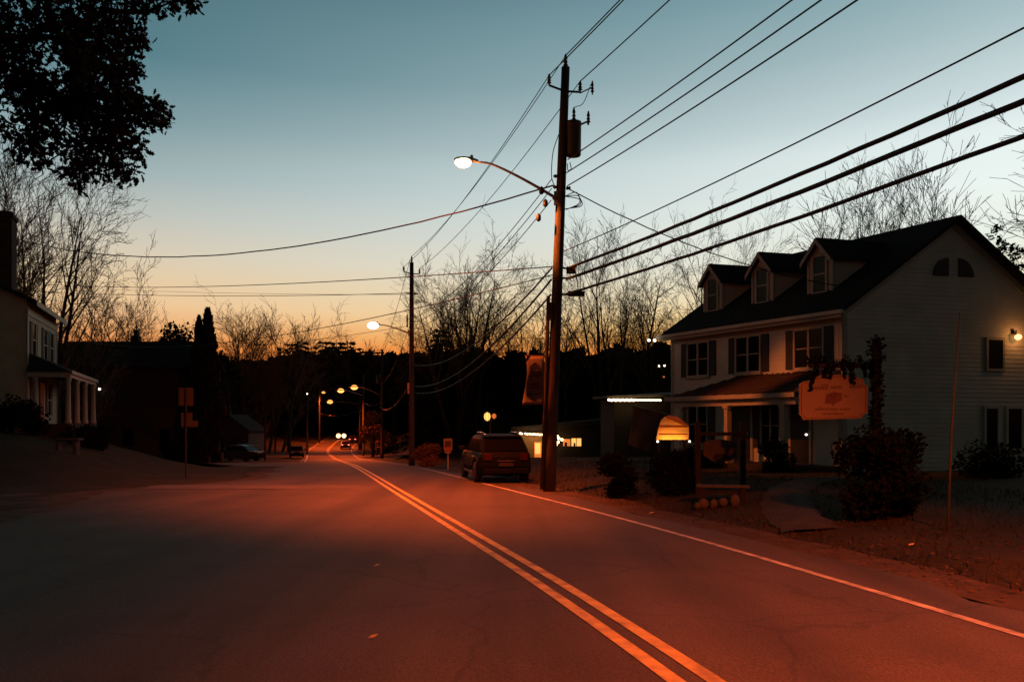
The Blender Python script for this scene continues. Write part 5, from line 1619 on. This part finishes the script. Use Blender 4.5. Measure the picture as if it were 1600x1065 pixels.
leafy('bush', 'big round black bush at the foot of the large hanging sign', (PX(1375, 14.2), 14.2, T(PX(1375, 14.2), 14.2)), 1.65, .80, 6500, .075, M_shrub, 32, 'bush', 1, BZ, .06, 22)
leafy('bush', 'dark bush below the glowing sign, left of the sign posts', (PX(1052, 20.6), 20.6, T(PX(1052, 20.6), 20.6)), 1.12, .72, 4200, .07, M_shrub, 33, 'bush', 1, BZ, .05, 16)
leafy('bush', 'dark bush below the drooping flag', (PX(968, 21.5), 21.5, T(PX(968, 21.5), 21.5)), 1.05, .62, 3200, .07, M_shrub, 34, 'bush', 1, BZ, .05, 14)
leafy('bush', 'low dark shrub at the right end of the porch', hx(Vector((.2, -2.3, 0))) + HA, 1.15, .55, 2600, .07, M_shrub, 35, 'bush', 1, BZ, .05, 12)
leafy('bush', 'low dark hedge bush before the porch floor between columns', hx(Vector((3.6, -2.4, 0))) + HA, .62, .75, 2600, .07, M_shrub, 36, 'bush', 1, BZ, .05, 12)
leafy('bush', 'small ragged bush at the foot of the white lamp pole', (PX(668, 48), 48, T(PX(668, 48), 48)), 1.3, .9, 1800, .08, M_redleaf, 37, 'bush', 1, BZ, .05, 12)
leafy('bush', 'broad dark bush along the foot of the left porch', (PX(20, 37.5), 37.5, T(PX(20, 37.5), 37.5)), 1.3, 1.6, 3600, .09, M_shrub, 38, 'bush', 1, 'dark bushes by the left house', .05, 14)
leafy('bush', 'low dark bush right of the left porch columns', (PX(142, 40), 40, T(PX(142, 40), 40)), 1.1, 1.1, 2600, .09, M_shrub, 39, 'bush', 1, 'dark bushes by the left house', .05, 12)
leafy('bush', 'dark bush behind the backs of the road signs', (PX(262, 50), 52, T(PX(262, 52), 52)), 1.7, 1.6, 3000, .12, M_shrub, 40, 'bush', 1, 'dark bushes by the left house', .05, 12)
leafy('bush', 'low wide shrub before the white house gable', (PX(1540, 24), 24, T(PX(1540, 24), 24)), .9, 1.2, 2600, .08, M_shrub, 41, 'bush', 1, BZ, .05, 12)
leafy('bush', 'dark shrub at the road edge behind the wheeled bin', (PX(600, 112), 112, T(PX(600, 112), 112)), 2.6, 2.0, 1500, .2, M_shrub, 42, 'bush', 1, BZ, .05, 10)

# oak bough overhanging from the left
def oak():
    rng = random.Random(77)
    t = thing('oak_tree', 'dark oak bough with lobed dead leaves hanging in from the upper left', 'tree', (-13.2, 12.0, T(-13.2, 12.0)))
    o = t.location
    tr_ = MB().tube([(0, 0, -.6), (.1, .1, 2), (.0, -.1, 4.5), (.4, .1, 7.5), (.2, .2, 11.5)], [.48, .36, .30, .22, .10], 12)
    tr_.build('trunk', M_bark, t, True)
    blobs = [(40, 30, 62), (115, 30, 70), (185, 22, 46), (238, 4, 24), (278, 2, 20), (304, 2, 14), (150, 78, 58), (205, 60, 26), (224, 66, 12), (192, 100, 30), (212, 108, 12),
             (20, 92, 42), (60, 130, 34), (150, 130, 56), (200, 148, 22), (110, 150, 40), (30, 150, 42), (80, 168, 46), (140, 178, 46), (190, 182, 40), (228, 176, 30), (246, 172, 22), (245, 160, 12), (254, 192, 12),
             (160, 218, 40), (120, 232, 28), (200, 222, 26), (215, 240, 14), (180, 262, 22), (140, 262, 26), (120, 276, 18), (205, 266, 14), (60, 208, 32), (40, 226, 24), (72, 240, 16), (66, 258, 10), (28, 244, 10),
             (8, 196, 18), (100, 268, 10), (124, 292, 9), (196, 280, 9), (20, 118, 26), (120, 100, 22), (5, 60, 40)]
    lf, tw = MB(), MB()
    def leaf(p, s):
        a = Vector((rng.gauss(0, .8), rng.gauss(0, .8), rng.gauss(-.5, .7))).normalized()
        b = (a.orthogonal()).normalized(); b = Matrix.Rotation(rng.uniform(0, 2 * pi), 3, a) @ b
        c = a.cross(b)
        half = [(0, .02), (.16, .10), (.24, .30), (.36, .12), (.50, .36), (.60, .14), (.74, .28), (.86, .12), (1, 0)]
        pts = [p + a * u * s + b * w_ * s * .95 + c * (.08 * s * sin(u * 3)) for u, w_ in half]
        pts += [p + a * u * s - b * w_ * s * .95 + c * (.08 * s * sin(u * 3)) for u, w_ in half[-2::-1]]
        lf.add(pts, [tuple(range(len(pts)))])
    hub = Vector((-9.9, 12.1, 7.4)) - o
    boughs = [Vector((.35, .1, 7.0)), Vector((1.6, .2, 7.6)), hub]
    tw.tube(boughs, [.16, .12, .09], 8)
    hubs = [hub]
    for bx, by, br_ in ((110, 60, 0), (190, 150, 0), (60, 190, 0), (150, 220, 0), (230, 20, 0)):
        c = P3(bx, by, 12.1) - o
        h0 = min(hubs, key=lambda q_: (q_ - c).length)
        mid = h0.lerp(c, .5) + Vector((0, rng.uniform(-.2, .2), .15))
        tw.tube([h0, mid, c], [.06, .045, .028], 6); hubs.append(c)
    for bx, by, br_ in blobs:
        d = 12.1 + rng.uniform(-.7, .7)
        c = P3(bx, by, d) - o; r = br_ / F * d
        h0 = min(hubs, key=lambda q_: (q_ - c).length)
        tw.tube([h0, h0.lerp(c, .5) + Vector((0, 0, .08)), c], [.022, .014, .007], 5)
        n = int(max(10, 560 * r * r / .30))
        for k in range(6):
            e = c + Vector((rng.gauss(0, 1), rng.gauss(0, 1), rng.gauss(0, 1))).normalized() * r * .95
            tw.tube([c, c.lerp(e, .5) + Vector((0, 0, .03)), e], [.008, .006, .004], 4)
        for _ in range(n):
            v = Vector((rng.gauss(0, 1), rng.gauss(0, 1), rng.gauss(0, 1))).normalized() * r * rng.random() ** .42
            v.y *= 1.4
            leaf(c + v, rng.uniform(.085, .145))
    # the rest of the crown, over the lawn to the left of the frame
    for k in range(26):
        c = Vector((rng.uniform(-3.5, 3.0), rng.uniform(-3, 3), rng.uniform(6.5, 12.5)))
        px_ = 800 + F * (c.x + o.x) / (c.y + o.y); py_ = 660 - F * (c.z + o.z - EYE) / (c.y + o.y)
        if px_ > -110 and py_ > -130: continue
        tw.tube([Vector((.3, .1, 7.5)), Vector((.3, .1, 8)).lerp(c, .6), c], [.07, .04, .02], 5)
        for _ in range(150):
            v = Vector((rng.gauss(0, .5), rng.gauss(0, .5), rng.gauss(0, .4)))
            leaf(c + v, rng.uniform(.10, .16))
    tw.build('branches', M_bark, t, True)
    lf.build('crown', M_oak, t)
oak()

# ------------------------------------------------------------------ woods and brush in the distance
def woods(name, label, pts, n, leaf, seed, m_, rag=.35, cols=0.0):
    """pts: list of (px, ytop, d, depth) along the skyline; fills from the ground to the top with leaf-sized facets"""
    rng = random.Random(seed); mb = MB()
    tot = len(pts) - 1
    for _ in range(n):
        t = rng.random() * tot; i = int(t); f = t - i
        a, b = pts[i], pts[i + 1]
        px_ = a[0] + (b[0] - a[0]) * f; yt = a[1] + (b[1] - a[1]) * f; d = a[2] + (b[2] - a[2]) * f; dp = a[3] + (b[3] - a[3]) * f
        y = d + rng.uniform(0, dp)
        x = PX(px_, d)
        g = T(x, y)
        top = EYE + (660 - yt) / F * d
        top *= 1 + rag * (.6 * sin(x * 1.3) + .5 * sin(x * 2.9 + 1) + .4 * sin(x * 5.3 + 2)) * .25
        z = g + (top - g) * (1 - rng.random() ** 1.7 * .98)
        p = Vector((x, y, z))
        u = Vector((rng.gauss(0, 1), rng.gauss(0, .4), rng.gauss(0, 1))).normalized()
        v = u.orthogonal().normalized(); v = Matrix.Rotation(rng.uniform(0, pi), 3, u) @ v
        s = leaf * rng.uniform(.5, 1.3)
        mb.add([p - u * s, p + v * s * .6, p + u * s, p - v * s * .6], [(0, 1, 2, 3)])
    o = mb.build(name, m_)
    tag(o, label, 'woodland', None, 'stuff')
    return o
woods('woodland', 'dark wooded bank behind the shop and the nearest poles',
      [(648, 566, 92, 5), (690, 558, 88, 5), (760, 558, 84, 5), (830, 562, 82, 5), (900, 559, 80, 5), (960, 554, 79, 5), (1060, 552, 82, 5), (1250, 540, 84, 6)], 17000, .75, 61, M_wood)
woods('woodland', 'dark far wood below the skyline spruces',
      [(330, 590, 150, 10), (352, 578, 150, 10), (400, 572, 165, 10), (450, 560, 190, 12), (520, 556, 205, 14), (600, 562, 205, 14), (660, 562, 190, 12), (720, 560, 170, 12)], 15000, 1.6, 62, M_wood)
woods('woodland', 'dark trees filling the gap beyond the left buildings',
      [(-80, 560, 105, 8), (100, 556, 105, 8), (250, 552, 108, 8), (330, 566, 112, 8), (352, 590, 118, 6)], 9000, 1.0, 63, M_wood)
def brush():
    rng = random.Random(64); mb = MB()
    for _ in range(2600):
        px_ = rng.uniform(640, 1075); y = rng.uniform(96, 112); x = PX(px_, y)
        top = 548 - 62 * (.35 + .65 * abs(sin(px_ * .021 + 1))) * (.7 + .3 * sin(px_ * .11))
        py = rng.uniform(top, 556); z = EYE + (660 - py) / F * y
        d = Vector((rng.gauss(0, .45), rng.gauss(0, .2), 1)).normalized(); l = rng.uniform(.5, 1.7)
        w_ = Vector((1, 0, -d.x)).normalized() * .016
        p = Vector((x, y, z)); k = p + d * l * .55; e = p + (d + Vector((rng.gauss(0, .3), 0, 0))).normalized() * l
        mb.add([p - w_, p + w_, k + w_ * .7, k - w_ * .7, e], [(0, 1, 2, 3), (3, 2, 4)])
    tag(mb.build('brushwood', M_twig), 'fine bare brush glowing at the foot of the bare trees', 'brushwood', None, 'stuff')
brush()
# tree line on the horizon all round, far away
def far_ring():
    rng = random.Random(9); mb = MB()
    for _ in range(9000):
        x = rng.uniform(-400, 400); y = rng.uniform(430, 470)
        g = T(x, y)
        p = Vector((x, y, g + rng.uniform(0, 9) * (.7 + .3 * sin(x * .2)))); s = rng.uniform(1.0, 2.6)
        u = Vector((rng.gauss(0, 1), 0, rng.gauss(0, 1))).normalized(); v = Vector((-u.z, .3, u.x))
        mb.add([p - u * s, p + v * s * .6, p + u * s, p - v * s * .6], [(0, 1, 2, 3)])
    tag(mb.build('horizon_woods', M_wood), 'low dark wood along the far horizon', 'woodland', None, 'stuff')
far_ring()

# ------------------------------------------------------------------ litter on verge and road
def litter():
    rng = random.Random(14); mb = MB(); g = MB()
    for _ in range(5200):
        y = rng.uniform(4, 40) ** 1.0
        x = XR(y) + .9 + abs(rng.gauss(0, 2.2))
        z = T(x, y) + .02
        s = rng.uniform(.018, .042); a = rng.uniform(0, 2 * pi)
        u = Vector((cos(a), sin(a), rng.uniform(-.3, .3))); v = Vector((-sin(a), cos(a), rng.uniform(-.3, .3)))
        p = Vector((x, y, z))
        mb.add([p - u * s, p + v * s * .6, p + u * s, p - v * s * .6], [(0, 1, 2, 3)])
    tag(mb.build('leaf_litter', M_leaflit), 'dead leaves scattered on the right verge', 'leaf litter', None, 'stuff')
    for _ in range(9000):
        y = rng.uniform(5, 34); x = XR(y) + 1.5 + rng.random() * 9
        if T(x, y) is None: continue
        z = T(x, y) - .02
        hgt = rng.uniform(.05, .16); a = rng.uniform(0, 2 * pi)
        p = Vector((x, y, z)); w_ = .012
        u = Vector((cos(a) * w_, sin(a) * w_, 0)); tip = p + Vector((rng.gauss(0, .05), rng.gauss(0, .05), hgt))
        g.add([p - u, p + u, tip], [(0, 1, 2)])
    tag(g.build('grass', M_ground), 'rough winter grass on the right verge', 'grass', None, 'stuff')
litter()
def small_leaf(px_, py_, s, lab):
    d = depth_of(py_); x = PX(px_, d)
    m = MB().add([(-s, -.2 * s, 0), (-.4 * s, .5 * s, .02), (.3 * s, .4 * s, .012), (s, .1 * s, .035), (.3 * s, -.5 * s, .015), (-.4 * s, -.5 * s, .008)], [(0, 5, 4, 3, 2, 1)])
    o = m.build('fallen_leaf', M_paleleaf); o.location = (x, d, T(x, d) + .012)
    tag(o, lab, 'leaf', 'pale leaves on the road')
small_leaf(583, 998, .045, 'largest pale leaf lying alone on the dark asphalt at the bottom')
small_leaf(589, 885, .04, 'tiny pale leaf on the asphalt above the largest one')
small_leaf(1424, 858, .05, 'pale leaf on the dark right verge before the big bush')
small_leaf(1018, 802, .06, 'pale leaf on the right verge beside the white edge line')
